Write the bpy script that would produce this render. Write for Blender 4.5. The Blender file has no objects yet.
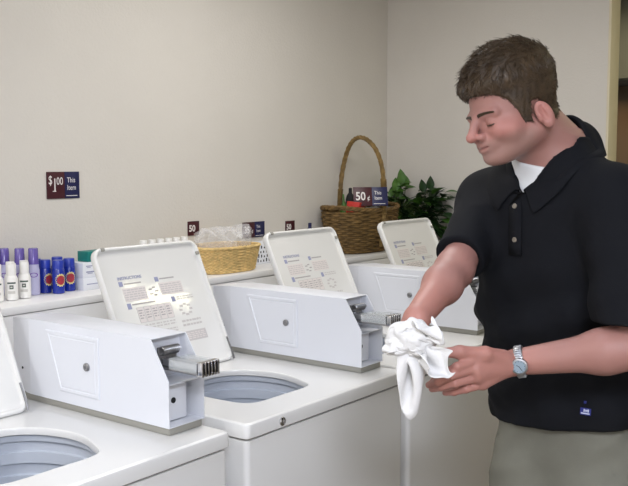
import bpy, bmesh, math, random
import numpy as np
from mathutils import Vector, Matrix
random.seed(7); np.random.seed(7)
PI = math.pi
S = bpy.context.scene
COL = S.collection
H = 0.93            # height of a washer top above the floor

# ---------------------------------------------------------------- camera
CAM = dict(f=895.88, pitch=.0886, roll=-.0006, yaw=.6529, c=(-1.4741, -1.3177, .5873 + H))
cyw, syw = math.cos(CAM['yaw']), math.sin(CAM['yaw'])
cpt, spt = math.cos(CAM['pitch']), math.sin(CAM['pitch'])
FW = np.array([cyw * cpt, syw * cpt, -spt]); RT0 = np.array([syw, -cyw, 0.]); UP0 = np.cross(RT0, FW)
cr, sr = math.cos(CAM['roll']), math.sin(CAM['roll'])
RT = cr * RT0 + sr * UP0; UP = -sr * RT0 + cr * UP0
CP = np.array(CAM['c'])
def at(px, py, D):
    """a point of the place at distance D in front of the lens"""
    return CP + D * (FW + RT * (px - 314) / CAM['f'] - UP * (py - 243) / CAM['f'])
cd = bpy.data.cameras.new('camera'); co = bpy.data.objects.new('camera', cd); COL.objects.link(co)
cd.sensor_width = 36; cd.lens = CAM['f'] / 628 * 36; cd.clip_start = .02
M = Matrix(((RT[0], UP[0], -FW[0], CP[0]), (RT[1], UP[1], -FW[1], CP[1]), (RT[2], UP[2], -FW[2], CP[2]), (0, 0, 0, 1)))
co.matrix_world = M; S.camera = co

# ---------------------------------------------------------------- materials
def lin(c):
    return tuple((x / 255 / 12.92 if x / 255 <= .04045 else ((x / 255 + .055) / 1.055) ** 2.4) for x in c)
MATS = {}
def mat(name, rgb, rough=.5, spec=.5, metal=0., bump=0., bscale=200., var=0., vscale=8., coat=0., alpha=1., trans=0., emit=0., attr=None, sheen=0., sss=0., stretch=None):
    if name in MATS: return MATS[name]
    m = bpy.data.materials.new(name); m.use_nodes = True
    nt = m.node_tree; b = nt.nodes['Principled BSDF']; L = nt.links.new
    c = lin(rgb) + (1,)
    b.inputs['Base Color'].default_value = c
    b.inputs['Roughness'].default_value = rough
    b.inputs['Specular IOR Level'].default_value = spec
    b.inputs['Metallic'].default_value = metal
    b.inputs['Coat Weight'].default_value = coat
    b.inputs['Alpha'].default_value = alpha
    b.inputs['Transmission Weight'].default_value = trans
    b.inputs['Sheen Weight'].default_value = sheen
    if sss:
        b.inputs['Subsurface Weight'].default_value = sss
        b.inputs['Subsurface Radius'].default_value = (.012, .005, .003); b.inputs['Subsurface Scale'].default_value = .5
    if emit:
        b.inputs['Emission Color'].default_value = c; b.inputs['Emission Strength'].default_value = emit
    tc = nt.nodes.new('ShaderNodeTexCoord'); vec = tc.outputs['Object']
    if stretch:
        mp = nt.nodes.new('ShaderNodeMapping'); mp.inputs['Scale'].default_value = stretch
        L(vec, mp.inputs['Vector']); vec = mp.outputs['Vector']
    src = None
    if attr:
        a = nt.nodes.new('ShaderNodeAttribute'); a.attribute_name = attr; src = a.outputs['Color']
    if var:
        n = nt.nodes.new('ShaderNodeTexNoise'); n.inputs['Scale'].default_value = vscale; n.inputs['Detail'].default_value = 4
        L(vec, n.inputs['Vector'])
        mr = nt.nodes.new('ShaderNodeMapRange'); mr.inputs[1].default_value = .3; mr.inputs[2].default_value = .7
        mr.inputs[3].default_value = 1 - var; mr.inputs[4].default_value = 1 + var
        L(n.outputs['Fac'], mr.inputs[0])
        mx = nt.nodes.new('ShaderNodeMix'); mx.data_type = 'RGBA'; mx.blend_type = 'MULTIPLY'; mx.inputs[0].default_value = 1
        mx.inputs[6].default_value = c
        if src: L(src, mx.inputs[6])
        L(mr.outputs[0], mx.inputs[7]); src = mx.outputs[2]
    if src: L(src, b.inputs['Base Color'])
    if bump:
        n2 = nt.nodes.new('ShaderNodeTexNoise'); n2.inputs['Scale'].default_value = bscale; n2.inputs['Detail'].default_value = 3
        L(vec, n2.inputs['Vector'])
        bp = nt.nodes.new('ShaderNodeBump'); bp.inputs['Strength'].default_value = bump; bp.inputs['Distance'].default_value = .004
        L(n2.outputs['Fac'], bp.inputs['Height']); L(bp.outputs['Normal'], b.inputs['Normal'])
    MATS[name] = m; return m
mat('wall_paint', (211, 206, 198), .62, .3, bump=.3, bscale=120, var=.02, vscale=3)
mat('ceiling_paint', (225, 222, 214), .8, .2, bump=.2, bscale=90)
mat('floor_tile', (110, 100, 86), .35, .4, var=.1, vscale=10)
mat('trim_paint', (214, 204, 178), .5, .3)
mat('enamel', (222, 221, 219), .22, .5, coat=.15, bump=.015, bscale=18)
mat('laminate', (240, 239, 239), .35, .5)
mat('coated_steel', (220, 222, 228), .34, .5, bump=.02, bscale=300)
mat('lid_plastic', (222, 221, 218), .09, .5, bump=.10, bscale=24)
mat('gasket', (150, 148, 140), .6, .3)
mat('tub_plastic', (198, 203, 212), .4, .4)
mat('chrome', (205, 205, 208), .16, .5, metal=1.)
mat('brushed_steel', (150, 150, 152), .32, .5, metal=1.)
mat('dark_gap', (38, 38, 40), .7, .2)
mat('clear_plastic', (215, 220, 222), .12, .5, alpha=.32)
mat('film', (238, 238, 240), .18, .6, alpha=.26, bump=.6, bscale=40)
mat('ink_navy', (150, 153, 180), .6, .2)
mat('ink_grey', (194, 189, 188), .6, .2)
mat('ink_pale', (216, 209, 206), .6, .2)
mat('ink_dark', (168, 164, 164), .6, .2)
mat('wine', (66, 26, 34), .4, .4); mat('navy', (30, 33, 74), .4, .4)
mat('sign_white', (226, 222, 220), .5, .3)
mat('blue_can', (24, 46, 150), .25, .5, coat=.3); mat('blue_cap', (40, 60, 165), .35, .5)
mat('emblem_red', (166, 52, 62), .4, .4); mat('emblem_cream', (222, 206, 140), .4, .4)
mat('bottle_white', (236, 234, 230), .35, .45); mat('label_green', (84, 96, 88), .5, .3)
mat('label_grey', (205, 202, 196), .5, .3)
mat('lilac_body', (186, 184, 214), .25, .5); mat('purple_cap', (108, 92, 170), .15, .5, alpha=.8); mat('violet_mark', (120, 76, 170), .4, .4)
mat('carton_white', (226, 228, 234), .5, .3); mat('carton_teal', (16, 118, 112), .45, .4)
mat('wicker_dark', (112, 88, 52), .6, .3, var=.45, vscale=30, bump=.3, bscale=150)
mat('wicker_handle', (128, 104, 62), .55, .35, var=.35, vscale=40, bump=.3, bscale=150)
mat('wicker_pale', (220, 190, 130), .6, .3, var=.22, vscale=60, bump=.2, bscale=200)
mat('red_paper', (190, 52, 44), .5, .3)
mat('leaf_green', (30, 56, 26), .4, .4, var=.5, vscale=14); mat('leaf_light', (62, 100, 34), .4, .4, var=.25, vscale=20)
mat('stem_green', (60, 78, 36), .6, .3); mat('clay', (120, 84, 62), .8, .2); mat('soil', (48, 36, 28), .9, .1)
mat('skin', (205, 160, 142), .48, .35, attr='tint', sss=.12, bump=.06, bscale=400)
mat('hair', (68, 54, 39), .45, .35, var=.35, vscale=60)
mat('eye_white', (226, 220, 214), .15, .5); mat('iris', (70, 62, 54), .1, .5)
mat('shirt', (20, 21, 25), .9, .15, bump=.25, bscale=700)
mat('tee', (226, 228, 230), .8, .2, bump=.15, bscale=600)
mat('khaki', (113, 112, 102), .85, .15, bump=.2, bscale=600, var=.05, vscale=20)
mat('shoe', (40, 30, 24), .4, .4); mat('sole', (24, 22, 20), .7, .3)
mat('terry', (224, 223, 222), .9, .1, bump=.35, bscale=350)
mat('watch_steel', (172, 172, 174), .36, .5, metal=1.); mat('watch_dial', (140, 156, 168), .4, .4)
mat('button', (120, 112, 100), .35, .5); mat('thread_white', (190, 194, 214), .7, .2); mat('thread_blue', (46, 52, 120), .7, .2)
mat('lamp_glow', (250, 250, 255), .5, .3, emit=.4)
mat('cabinet_paint', (132, 134, 122), .5, .4); mat('passage_paint', (120, 108, 94), .7, .3)
mat('glass', (235, 240, 245), .05, .5, alpha=.25)
mat('window_frame', (225, 225, 222), .5, .4)

# ---------------------------------------------------------------- object helpers
def link(o, parent=None):
    COL.objects.link(o)
    if parent: o.parent = parent
    return o
def obj_from_mesh(name, me, m=None, parent=None, smooth=True):
    if m: me.materials.append(MATS[m] if isinstance(m, str) else m)
    if smooth:
        me.polygons.foreach_set('use_smooth', [True] * len(me.polygons))
    me.update()
    o = bpy.data.objects.new(name, me)
    return link(o, parent)
def tag(o, label, cat, group=None):
    o['label'] = label; o['category'] = cat
    if group: o['group'] = group
    return o
def thing(name, label, cat, loc, rz=0, group=None):
    o = bpy.data.objects.new(name, None); o.empty_display_size = .05
    o.location = loc; o.rotation_euler = (0, 0, rz); link(o)
    return tag(o, label, cat, group)
def copy_tree(o, parent=None):
    c = o.copy(); COL.objects.link(c)
    if parent: c.parent = parent
    for ch in list(o.children): copy_tree(ch, c)
    return c

class MB:
    """collects shapes; build() links them as ONE mesh object"""
    def __init__(s): s.v = []; s.f = []; s.mi = []; s.cur = 0
    def add(s, vs, fs, T=None):
        b = len(s.v)
        for p in vs:
            p = Vector(p)
            s.v.append(T @ p if T else p)
        for f in fs: s.f.append([b + i for i in f]); s.mi.append(s.cur)
        return s
    def box(s, lo, hi, bev=0., T=None, seg=2):
        bm = bmesh.new(); bmesh.ops.create_cube(bm, size=1)
        for v in bm.verts:
            v.co = Vector([(lo[i] + hi[i]) / 2 + v.co[i] * (hi[i] - lo[i]) for i in range(3)])
        if bev > 0:
            bmesh.ops.bevel(bm, geom=bm.edges[:], offset=bev, segments=seg, profile=.5, affect='EDGES')
        return s.bm(bm, T)
    def bm(s, bm, T=None):
        bm.verts.index_update()
        s.add([v.co.copy() for v in bm.verts], [[v.index for v in f.verts] for f in bm.faces], T); bm.free(); return s
    def lathe(s, prof, n=24, T=None, cap=True):
        vs = []; fs = []
        for r, z in prof:
            for i in range(n):
                a = 2 * PI * i / n; vs.append((r * math.cos(a), r * math.sin(a), z))
        for j in range(len(prof) - 1):
            for i in range(n):
                k = (i + 1) % n; fs.append([j * n + i, j * n + k, (j + 1) * n + k, (j + 1) * n + i])
        if cap:
            if prof[0][0] > 1e-5: fs.append([i for i in range(n)][::-1])
            if prof[-1][0] > 1e-5: fs.append([(len(prof) - 1) * n + i for i in range(n)])
        return s.add(vs, fs, T)
    def tube(s, pts, r, n=8, closed=False, T=None):
        pts = [Vector(p) for p in pts]; N = len(pts); rs = r if hasattr(r, '__len__') else [r] * N
        vs = []; fs = []; ref = None
        for i, p in enumerate(pts):
            if closed: t = pts[(i + 1) % N] - pts[i - 1]
            else: t = pts[min(i + 1, N - 1)] - pts[max(i - 1, 0)]
            t.normalize()
            if ref is None:
                ref = Vector((0, 0, 1)) if abs(t.z) < .9 else Vector((1, 0, 0))
            u = (ref - t * ref.dot(t)).normalized(); w = t.cross(u); ref = u
            for k in range(n):
                a = 2 * PI * k / n; vs.append(p + (u * math.cos(a) + w * math.sin(a)) * rs[i])
        for i in range(N if closed else N - 1):
            j = (i + 1) % N
            for k in range(n):
                l = (k + 1) % n; fs.append([i * n + k, i * n + l, j * n + l, j * n + k])
        if not closed:
            fs.append(list(range(n))[::-1]); fs.append([(N - 1) * n + k for k in range(n)])
        return s.add(vs, fs, T)
    def loops(s, L, cap0=True, cap1=True, T=None):
        """skin a list of closed loops having the same number of points"""
        n = len(L[0]); vs = [p for l in L for p in l]; fs = []
        for j in range(len(L) - 1):
            for i in range(n):
                k = (i + 1) % n; fs.append([j * n + i, j * n + k, (j + 1) * n + k, (j + 1) * n + i])
        if cap0: fs.append(list(range(n))[::-1])
        if cap1: fs.append([(len(L) - 1) * n + i for i in range(n)])
        return s.add(vs, fs, T)
    def build(s, name, m, parent=None, smooth=True, ang=40):
        me = bpy.data.meshes.new(name); me.from_pydata([tuple(v) for v in s.v], [], s.f)
        bm = bmesh.new(); bm.from_mesh(me); bmesh.ops.recalc_face_normals(bm, faces=bm.faces[:])
        if smooth:
            lim = math.radians(ang)
            for f in bm.faces: f.smooth = True
            for e in bm.edges:
                if len(e.link_faces) == 2 and e.calc_face_angle(0) > lim: e.smooth = False
        bm.to_mesh(me); bm.free()
        ms = m if isinstance(m, (list, tuple)) else [m]
        for x in ms: me.materials.append(MATS[x])
        if len(ms) > 1: me.polygons.foreach_set('material_index', s.mi)
        me.update(); o = bpy.data.objects.new(name, me)
        return link(o, parent)
def rrect(x0, y0, x1, y1, r, n=6, z=0.):
    P = []
    for cx, cy, a0 in ((x1 - r, y1 - r, 0), (x0 + r, y1 - r, PI / 2), (x0 + r, y0 + r, PI), (x1 - r, y0 + r, 1.5 * PI)):
        for i in range(n + 1):
            a = a0 + PI / 2 * i / n; P.append((cx + r * math.cos(a), cy + r * math.sin(a), z))
    return P
def text_mb(mb, body, size, T, bold=.0, depth=.0, align='LEFT', sx=1.):
    c = bpy.data.curves.new('t', 'FONT'); c.body = body; c.size = size; c.offset = bold; c.extrude = depth; c.align_x = align
    c.resolution_u = 3
    o = bpy.data.objects.new('t', c); COL.objects.link(o)
    dg = bpy.context.evaluated_depsgraph_get(); me = bpy.data.meshes.new_from_object(o.evaluated_get(dg))
    mb.add([Vector((v.co.x * sx, v.co.y, v.co.z)) for v in me.vertices], [list(p.vertices) for p in me.polygons], T)
    bpy.data.objects.remove(o); bpy.data.curves.remove(c); bpy.data.meshes.remove(me)
def frame(o, x, y, z=None):
    x = Vector(x).normalized(); y = Vector(y); y = (y - x * y.dot(x)).normalized(); z = x.cross(y); o = Vector(o)
    return Matrix(((x.x, y.x, z.x, o.x), (x.y, y.y, z.y, o.y), (x.z, y.z, z.z, o.z), (0, 0, 0, 1)))

# ---------------------------------------------------------------- distance-field volumes (for bodies and cloth)
class Vol:
    def __init__(s, lo, hi, h):
        s.lo = np.array(lo, float); s.h = h
        s.n = np.ceil((np.array(hi) - s.lo) / h).astype(int) + 1
        s.D = np.full(s.n, .2, np.float32)
    def region(s, lo, hi):
        a = np.clip(np.floor((np.array(lo) - s.lo) / s.h).astype(int), 0, s.n - 1)
        b = np.clip(np.ceil((np.array(hi) - s.lo) / s.h).astype(int) + 1, 1, s.n)
        sl = tuple(slice(a[i], b[i]) for i in range(3))
        ax = [(s.lo[i] + s.h * np.arange(a[i], b[i])).astype(np.float32) for i in range(3)]
        P = np.stack(np.meshgrid(*ax, indexing='ij'), -1)
        return sl, P
    def _apply(s, fn, lo, hi, k, mode):
        m = k + 3 * s.h
        sl, P = s.region(np.array(lo) - m, np.array(hi) + m)
        if P.size == 0: return
        d = fn(P).astype(np.float32); D = s.D[sl]
        if mode == 'cut': d = -d; sg = -1
        elif mode == 'and': sg = -1
        else: sg = 1
        a, b = D * sg, d * sg
        if k > 1e-6:
            t = np.clip(k - np.abs(a - b), 0, None) / k
            r = np.minimum(a, b) - t * t * k * .25
        else: r = np.minimum(a, b)
        s.D[sl] = r * sg
    def cone(s, a, b, r1, r2, k=.01, mode='add'):
        a = np.array(a, np.float32); b = np.array(b, np.float32); ab = b - a; L2 = max(float(ab @ ab), 1e-12)
        def fn(P):
            t = np.clip(((P - a) @ ab) / L2, 0, 1)[..., None]
            return np.linalg.norm(P - a - t * ab, axis=-1) - (r1 + (r2 - r1) * t[..., 0])
        r = max(r1, r2); s._apply(fn, np.minimum(a, b) - r, np.maximum(a, b) + r, k, mode)
    def chain(s, pts, rs, k=.006, mode='add'):
        for i in range(len(pts) - 1): s.cone(pts[i], pts[i + 1], rs[i], rs[i + 1], k, mode)
    def ell(s, c, r, R=None, k=.01, mode='add'):
        c = np.array(c, np.float32); r = np.array(r, np.float32); R = np.eye(3) if R is None else R
        R = np.array(R, np.float32)
        def fn(P):
            q = (P - c) @ R            # columns of R are the local axes
            k0 = np.linalg.norm(q / r, axis=-1); k1 = np.linalg.norm(q / (r * r), axis=-1) + 1e-9
            return k0 * (k0 - 1) / k1
        m = float(r.max()); s._apply(fn, c - m, c + m, k, mode)
    def fn(s, f, lo, hi, k=.01, mode='add'): s._apply(f, lo, hi, k, mode)
    def warp(s, f):
        sl, P = s.region(s.lo, s.lo + s.h * s.n); s.D[sl] += np.where(np.abs(s.D[sl]) < .05, f(P), 0).astype(np.float32)
    def mesh(s, name, smooth=1):
        D = s.D.copy()
        for ax in range(3):           # seal at the border
            i0 = [slice(None)] * 3; i0[ax] = 0; D[tuple(i0)] = np.maximum(D[tuple(i0)], 1e-3)
            i0[ax] = -1; D[tuple(i0)] = np.maximum(D[tuple(i0)], 1e-3)
        I = D < 0; nx, ny, nz = D.shape
        cnt = np.zeros((nx - 1, ny - 1, nz - 1), np.int8)
        corners = [(i, j, k) for i in (0, 1) for j in (0, 1) for k in (0, 1)]
        for i, j, k in corners: cnt += I[i:nx - 1 + i, j:ny - 1 + j, k:nz - 1 + k]
        C = np.argwhere((cnt > 0) & (cnt < 8))
        idx = np.full(cnt.shape, -1, np.int32); idx[tuple(C.T)] = np.arange(len(C))
        val = {c: D[C[:, 0] + c[0], C[:, 1] + c[1], C[:, 2] + c[2]] for c in corners}
        acc = np.zeros((len(C), 3)); num = np.zeros(len(C))
        for a in corners:
            for ax in range(3):
                if a[ax]: continue
                b = list(a); b[ax] = 1; b = tuple(b); va, vb = val[a], val[b]
                m = (va < 0) != (vb < 0); t = np.where(m, va / np.where(m, va - vb, 1), 0)
                p = np.tile(np.array(a, float), (len(C), 1)); p[:, ax] += t
                acc += p * m[:, None]; num += m
        V = s.lo + s.h * (C + acc / num[:, None])
        Q = []
        for ax in range(3):
            s0 = [slice(None)] * 3; s1 = [slice(None)] * 3; s0[ax] = slice(0, -1); s1[ax] = slice(1, None)
            A = I[tuple(s0)]; B = I[tuple(s1)]; E = np.argwhere(A != B)
            u, w = (ax + 1) % 3, (ax + 2) % 3
            ok = (E[:, u] > 0) & (E[:, w] > 0) & (E[:, u] < D.shape[u] - 1) & (E[:, w] < D.shape[w] - 1); E = E[ok]
            q = []
            for du, dw in ((-1, -1), (0, -1), (0, 0), (-1, 0)):
                e = E.copy(); e[:, u] += du; e[:, w] += dw; q.append(idx[tuple(e.T)])
            q = np.stack(q, 1); fl = ~A[tuple(E.T)]; q[fl] = q[fl][:, ::-1]; Q.append(q)
        Q = np.concatenate(Q); Q = Q[(Q >= 0).all(1)]
        for _ in range(smooth):
            acc = np.zeros_like(V); num = np.zeros(len(V))
            for a, b in ((0, 1), (1, 2), (2, 3), (3, 0)):
                for p, q in ((a, b), (b, a)):
                    for c in range(3): acc[:, c] += np.bincount(Q[:, p], V[Q[:, q], c], len(V))
                    num += np.bincount(Q[:, p], None, len(V))
            V = V * .4 + .6 * acc / np.maximum(num, 1)[:, None]
        me = bpy.data.meshes.new(name)
        me.vertices.add(len(V)); me.vertices.foreach_set('co', V.astype(np.float32).ravel())
        me.loops.add(Q.size); me.loops.foreach_set('vertex_index', Q.astype(np.int32).ravel())
        me.polygons.add(len(Q)); me.polygons.foreach_set('loop_start', np.arange(0, Q.size, 4, dtype=np.int32))
        me.polygons.foreach_set('loop_total', np.full(len(Q), 4, np.int32))
        me.update(calc_edges=True); me.validate()
        return me, V
def wav(P, dirs):
    """sum of sines: soft, non-repeating waves"""
    r = 0
    for (d, ph, am) in dirs: r = r + am * np.sin(P[..., 0] * d[0] + P[..., 1] * d[1] + P[..., 2] * d[2] + ph)
    return r

# ================================================================ THE ROOM
XW, YW, YT, CE = 2.4177, 1.1888, .0587, 2.5      # right wall, back wall, end of the right wall, ceiling
X0, Y0 = -2.9, -3.0
def struct(name, m, lo, hi, bev=0.):
    o = MB().box(lo, hi, bev).build(name, m); o['kind'] = 'structure'; return o
struct('floor', 'floor_tile', (X0 - .1, Y0 - .1, -.1), (5.6, 2.0, 0))
struct('ceiling', 'ceiling_paint', (X0 - .1, Y0 - .1, CE), (5.6, 2.0, CE + .1))
struct('wall_back', 'wall_paint', (X0 - .1, YW, 0), (XW + .11, YW + .12, CE))
struct('wall_right', 'wall_paint', (XW, YT, 0), (XW + .105, YW, CE))
struct('trim_1', 'trim_paint', (XW - .004, YT - .012, 0), (XW + .109, YT, CE), .003)
struct('wall_front', 'wall_paint', (X0 - .1, Y0 - .12, 0), (5.6, Y0, CE))
struct('wall_right_beyond', 'wall_paint', (XW, Y0, 0), (XW + .105, -1.75, CE))
struct('wall_passage', 'passage_paint', (4.4, Y0, 0), (4.5, 2.0, CE))
struct('wall_passage_end', 'passage_paint', (XW + .105, 1.6, 0), (4.4, 1.7, CE))
# left wall with an unseen window, added to carry a fill light
mb = MB()
wy0, wy1, wz0, wz1 = -2.8, -.5, 1.0, 2.2
for lo, hi in (((X0 - .12, Y0, 0), (X0, wy0, CE)), ((X0 - .12, wy1, 0), (X0, YW, CE)), ((X0 - .12, wy0, 0), (X0, wy1, wz0)), ((X0 - .12, wy0, wz1), (X0, wy1, CE))): mb.box(lo, hi)
o = mb.build('wall_left', 'wall_paint'); o['kind'] = 'structure'
mb = MB()
for lo, hi in (((X0 - .1, wy0, wz0), (X0 - .04, wy0 + .05, wz1)), ((X0 - .1, wy1 - .05, wz0), (X0 - .04, wy1, wz1)), ((X0 - .1, wy0, wz0), (X0 - .04, wy1, wz0 + .05)),
               ((X0 - .1, wy0, wz1 - .05), (X0 - .04, wy1, wz1)), ((X0 - .1, -1.68, wz0), (X0 - .04, -1.62, wz1))): mb.box(lo, hi, .004)
o = mb.build('added_window_1', 'window_frame'); o['kind'] = 'structure'
g = MB().box((X0 - .075, wy0 + .05, wz0 + .05), (X0 - .069, wy1 - .05, wz1 - .05)).build('added_pane', 'glass', o)

# the ledge behind the washers
LZ, LY = .1728 + H, .9388
mb = MB()
mb.box((X0, LY + .002, 0), (XW, YW, LZ - .026))
o = mb.build('trim_2', 'laminate'); o['kind'] = 'structure'
o = MB().box((X0, LY, LZ - .024), (XW, YW, LZ), .002).build('trim_3', 'laminate'); o['kind'] = 'structure'

# cupboard with a lit underside, seen through the opening
t = thing('wall_cupboard', 'grey green wall cupboard over a warm light, beyond the wall opening', 'cupboard', (4.4, .2, 2.02))
MB().box((-.34, -1.3, 0), (0, 1.3, .55), .004).build('carcass', 'cabinet_paint', t)
MB().box((-.365, -1.3, -.035), (-.335, 1.3, 0), .004).build('pelmet', 'dark_gap', t)
for k in range(4):
    d = MB().box((-.362, -1.29 + .65 * k, .01), (-.342, -.66 + .65 * k, .54), .004).build('door', 'cabinet_paint', t)
    MB().box((-.378, -.75 + .65 * k, .04), (-.362, -.735 + .65 * k, .14), .003).build('handle', 'brushed_steel', d)

# ================================================================ WASHERS
W, DP = .68, .66
OPEN = [(.357, .118), (.394, .172), (.416, .243), (.413, .308), (.388, .372), (.345, .410), (.28, .420), (.215, .407), (.165, .372), (.13, .320), (.115, .255), (.116, .196), (.124, .140), (.155, .116), (.25, .114)]
def smooth_loop(P, sub=4):
    n = len(P); out = []
    for i in range(n):
        p0, p1, p2, p3 = (Vector(P[(i + d) % n]) for d in (-1, 0, 1, 2))
        for k in range(sub):
            t = k / sub
            out.append(.5 * ((2 * p1) + (p2 - p0) * t + (2 * p0 - 5 * p1 + 4 * p2 - p3) * t * t + (3 * p1 - p0 - 3 * p2 + p3) * t ** 3))
    return out
OPL = smooth_loop([(x + .015, y, 0) for x, y in OPEN])
def offset_loop(L, d):
    n = len(L); c = sum(L, Vector()) / n; out = []
    for i in range(n):
        t = (L[(i + 1) % n] - L[i - 1]).normalized(); nr = Vector((t.y, -t.x, 0))
        if nr.dot(L[i] - c) < 0: nr = -nr
        out.append(L[i] + nr * d)
    return out
def zl(L, z): return [Vector((p[0], p[1], z)) for p in L]
LIDX, LIDW, LIDY = .0950, .3976, .4828
tilt = math.atan2(.1645, .3506)
def make_washer():
    t = thing('washing_machine', '', 'washing machine', (0, 0, 0), 0, 'coin washers in a row along the wall')
    # cabinet
    mb = MB(); cl = [rrect(i, i, W - i, DP - i, .014, 5, z) for i, z in ((.03, .03), (.010, .03), (.006, .036), (.006, H - .048), (.0075, H - .042), (.014, H - .040), (.016, H - .044), (.016, H - .60))]
    mb.loops(cl, cap1=False); mb.build('cabinet', 'enamel', t)
    mb = MB(); mb.loops([rrect(.012, .012, W - .012, DP - .012, .014, 5, z) for z in (H - .05, H - .030)], cap0=False, cap1=False); mb.build('top_seal', 'dark_gap', t)
    for x in (.05, W - .05):
        for y in (.05, DP - .06):
            MB().lathe([(.02, 0), (.022, .004), (.012, .012), (.012, .035)], 14, Matrix.Translation((x, y, 0))).build('leg', 'dark_gap', t)
    # top with its opening
    mb = MB(); zt = H
    outer = [rrect(i, i, W - i, DP - i, .016 - i * .5, 5, z) for i, z in ((.003, zt - .0358), (0, zt - .033), (0, zt - .009), (.0025, zt - .0028), (.009, zt))]
    mb.loops(outer, cap0=False, cap1=False)
    inner = [zl(offset_loop(OPL, d), z) for d, z in ((.005, zt), (.0015, zt - .0015), (0, zt - .005), (.001, zt - .016), (.012, zt - .02))]
    mb.loops(inner, cap0=False, cap1=False)
    bm = bmesh.new(); e = []
    for L in (outer[-1], inner[0]):
        vs = [bm.verts.new(p) for p in L]; e += [bm.edges.new((vs[i], vs[(i + 1) % len(vs)])) for i in range(len(vs))]
    bmesh.ops.triangle_fill(bm, edges=e, use_beauty=True, use_dissolve=False)
    mb.bm(bm)
    mb.loops([rrect(.003, .003, W - .003, DP - .003, .016, 5, zt - .0358), rrect(.03, .03, W - .03, DP - .03, .016, 5, zt - .0358)], cap0=False, cap1=False)
    o = mb.build('top_panel', 'enamel', t, ang=30)
    # tub: stepped plastic wall under the opening
    mb = MB(); L = []
    for d, z in ((.010, -.020), (.013, -.034), (.024, -.036), (.026, -.060), (.020, -.062), (.022, -.088), (.030, -.090), (.033, -.116), (.027, -.118), (.029, -.150), (.036, -.152), (.038, -.20), (.03, -.24), (.03, -.40), (-.03, -.43), (-.12, -.43)):
        L.append(zl(offset_loop(OPL, d), zt + z))
    mb.loops(L, cap0=False); mb.build('tub', 'tub_plastic', t)
    MB().lathe([(.06, 0), (.045, .05), (.032, .16), (.03, .24), (.02, .25), (0, .25)], 20, Matrix.Translation((.275, .27, zt - .43))).build('agitator', 'tub_plastic', t)
    # chrome lock on the front of the top
    T = frame((.124, .001, H - .019), (1, 0, 0), (0, 0, 1)) @ Matrix.Rotation(0, 4, 'Z')
    b = MB().lathe([(.0105, -.002), (.0105, .004), (.0085, .006), (.0045, .0065), (.004, .005), (0, .005)], 20, T).build('lock', 'chrome', t)
    # lid, tipped open against the back
    LT = Matrix(((1, 0, 0, LIDX), (0, math.sin(tilt), math.cos(tilt), LIDY + .0), (0, math.cos(tilt), -math.sin(tilt), H + .004), (0, 0, 0, 1)))   # u, v, w (w points back)
    LL = .388; mb = MB(); loops = []
    for i, w in ((.004, .024), (0, .018), (0, .004), (.0015, .0012), (.005, 0), (.0085, .0005), (.0115, .004), (.0135, .0085), (.0175, .010)):
        loops.append([LT @ Vector(p) for p in rrect(i, i, LIDW - i, LL - i, max(.03 - i, .01), 7, w)])
    mb.loops(loops); lid = mb.build('lid', 'lid_plastic', t, ang=50)
    # two soft bumpers on the rim and the hinges
    for u in (.035, LIDW - .012):
        v = LL - .006 if u < .1 else LL - .045
        MB().box((u - .006, v - .005, -.003), (u + .006, v + .005, .003), .0015, LT).build('bumper', 'gasket', lid)
    for u in (.03, LIDW - .006):
        mb = MB(); mb.tube([LT @ Vector((u - .004, .0, -.002)), LT @ Vector((u - .004, .02, -.004)), LT @ Vector((u - .002, .04, -.001)), LT @ Vector((u - .002, .07, 0))], .0028, 8)
        mb.build('hinge', 'brushed_steel', lid)
    # printed instructions on the lid
    mb = MB(); w0 = .0096
    def q(u0, v0, u1, v1, mi, dz=0.):
        mb.cur = mi; mb.box((u0, v0, w0 - dz), (u1, v1, w0 + .0005 - dz), 0, LT)
    rnd = random.Random(3)
    def lines(u0, v0, u1, v1, n, mi):
        hgt = (v1 - v0) / n
        for k in range(n):
            u = u0; y = v1 - hgt * (k + .75)
            while u < u1:
                l = rnd.uniform(.006, .016); q(u, y, min(u + l, u1), y + hgt * .45, mi, .0003); u += l + .0035
    mb.cur = 0
    text_mb(mb, 'INSTRUCTIONS', .0125, LT @ Matrix.Translation((.060, .291, w0 - .0004)) @ Matrix.Diagonal((1, 1, -1, 1)), bold=.0003)
    q(.060, .272, .074, .286, 0); q(.078, .276, .140, .280, 3)
    q(.066, .226, .150, .266, 2); lines(.069, .229, .147, .263, 5, 1)
    q(.193, .273, .207, .287, 0); q(.211, .278, .268, .282, 3)
    q(.203, .230, .290, .268, 2); lines(.206, .233, .287, .265, 5, 1)
    for a in range(5):
        an = 2 * PI * a / 5; q(.176 + .012 * math.cos(an) - .006, .246 + .012 * math.sin(an) - .002, .176 + .012 * math.cos(an) + .006, .246 + .012 * math.sin(an) + .002, 3)
    q(.066, .204, .080, .221, 0); q(.084, .214, .170, .218, 3)
    for k in range(5):
        u = .094 + .0262 * k
        q(u, .160, u + .0245, .206, 1); q(u + .0015, .1615, u + .023, .2045, 2, .0002); lines(u + .004, .170, u + .0205, .200, 4, 3)
        lines(u + .002, .140, u + .022, .156, 2, 1)
    q(.232, .206, .246, .222, 0); lines(.252, .208, .318, .222, 2, 1)
    for a in range(8):
        an = 2 * PI * a / 8; q(.275 + .020 * math.cos(an) - .006, .178 + .016 * math.sin(an) - .003, .275 + .020 * math.cos(an) + .006, .178 + .016 * math.sin(an) + .003, 1)
    lines(.09, .118, .22, .134, 2, 1); lines(.245, .125, .32, .150, 2, 1)
    q(.243, .082, .325, .112, 1); lines(.248, .086, .320, .108, 4, 2)
    mb.build('instruction_print', ['ink_navy', 'ink_grey', 'ink_pale', 'ink_dark'], lid, smooth=False)
    # coin meter
    x0, x1 = .564, .672; ym, yt, yr, ye = .0745, .1274, .569, .658
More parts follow.
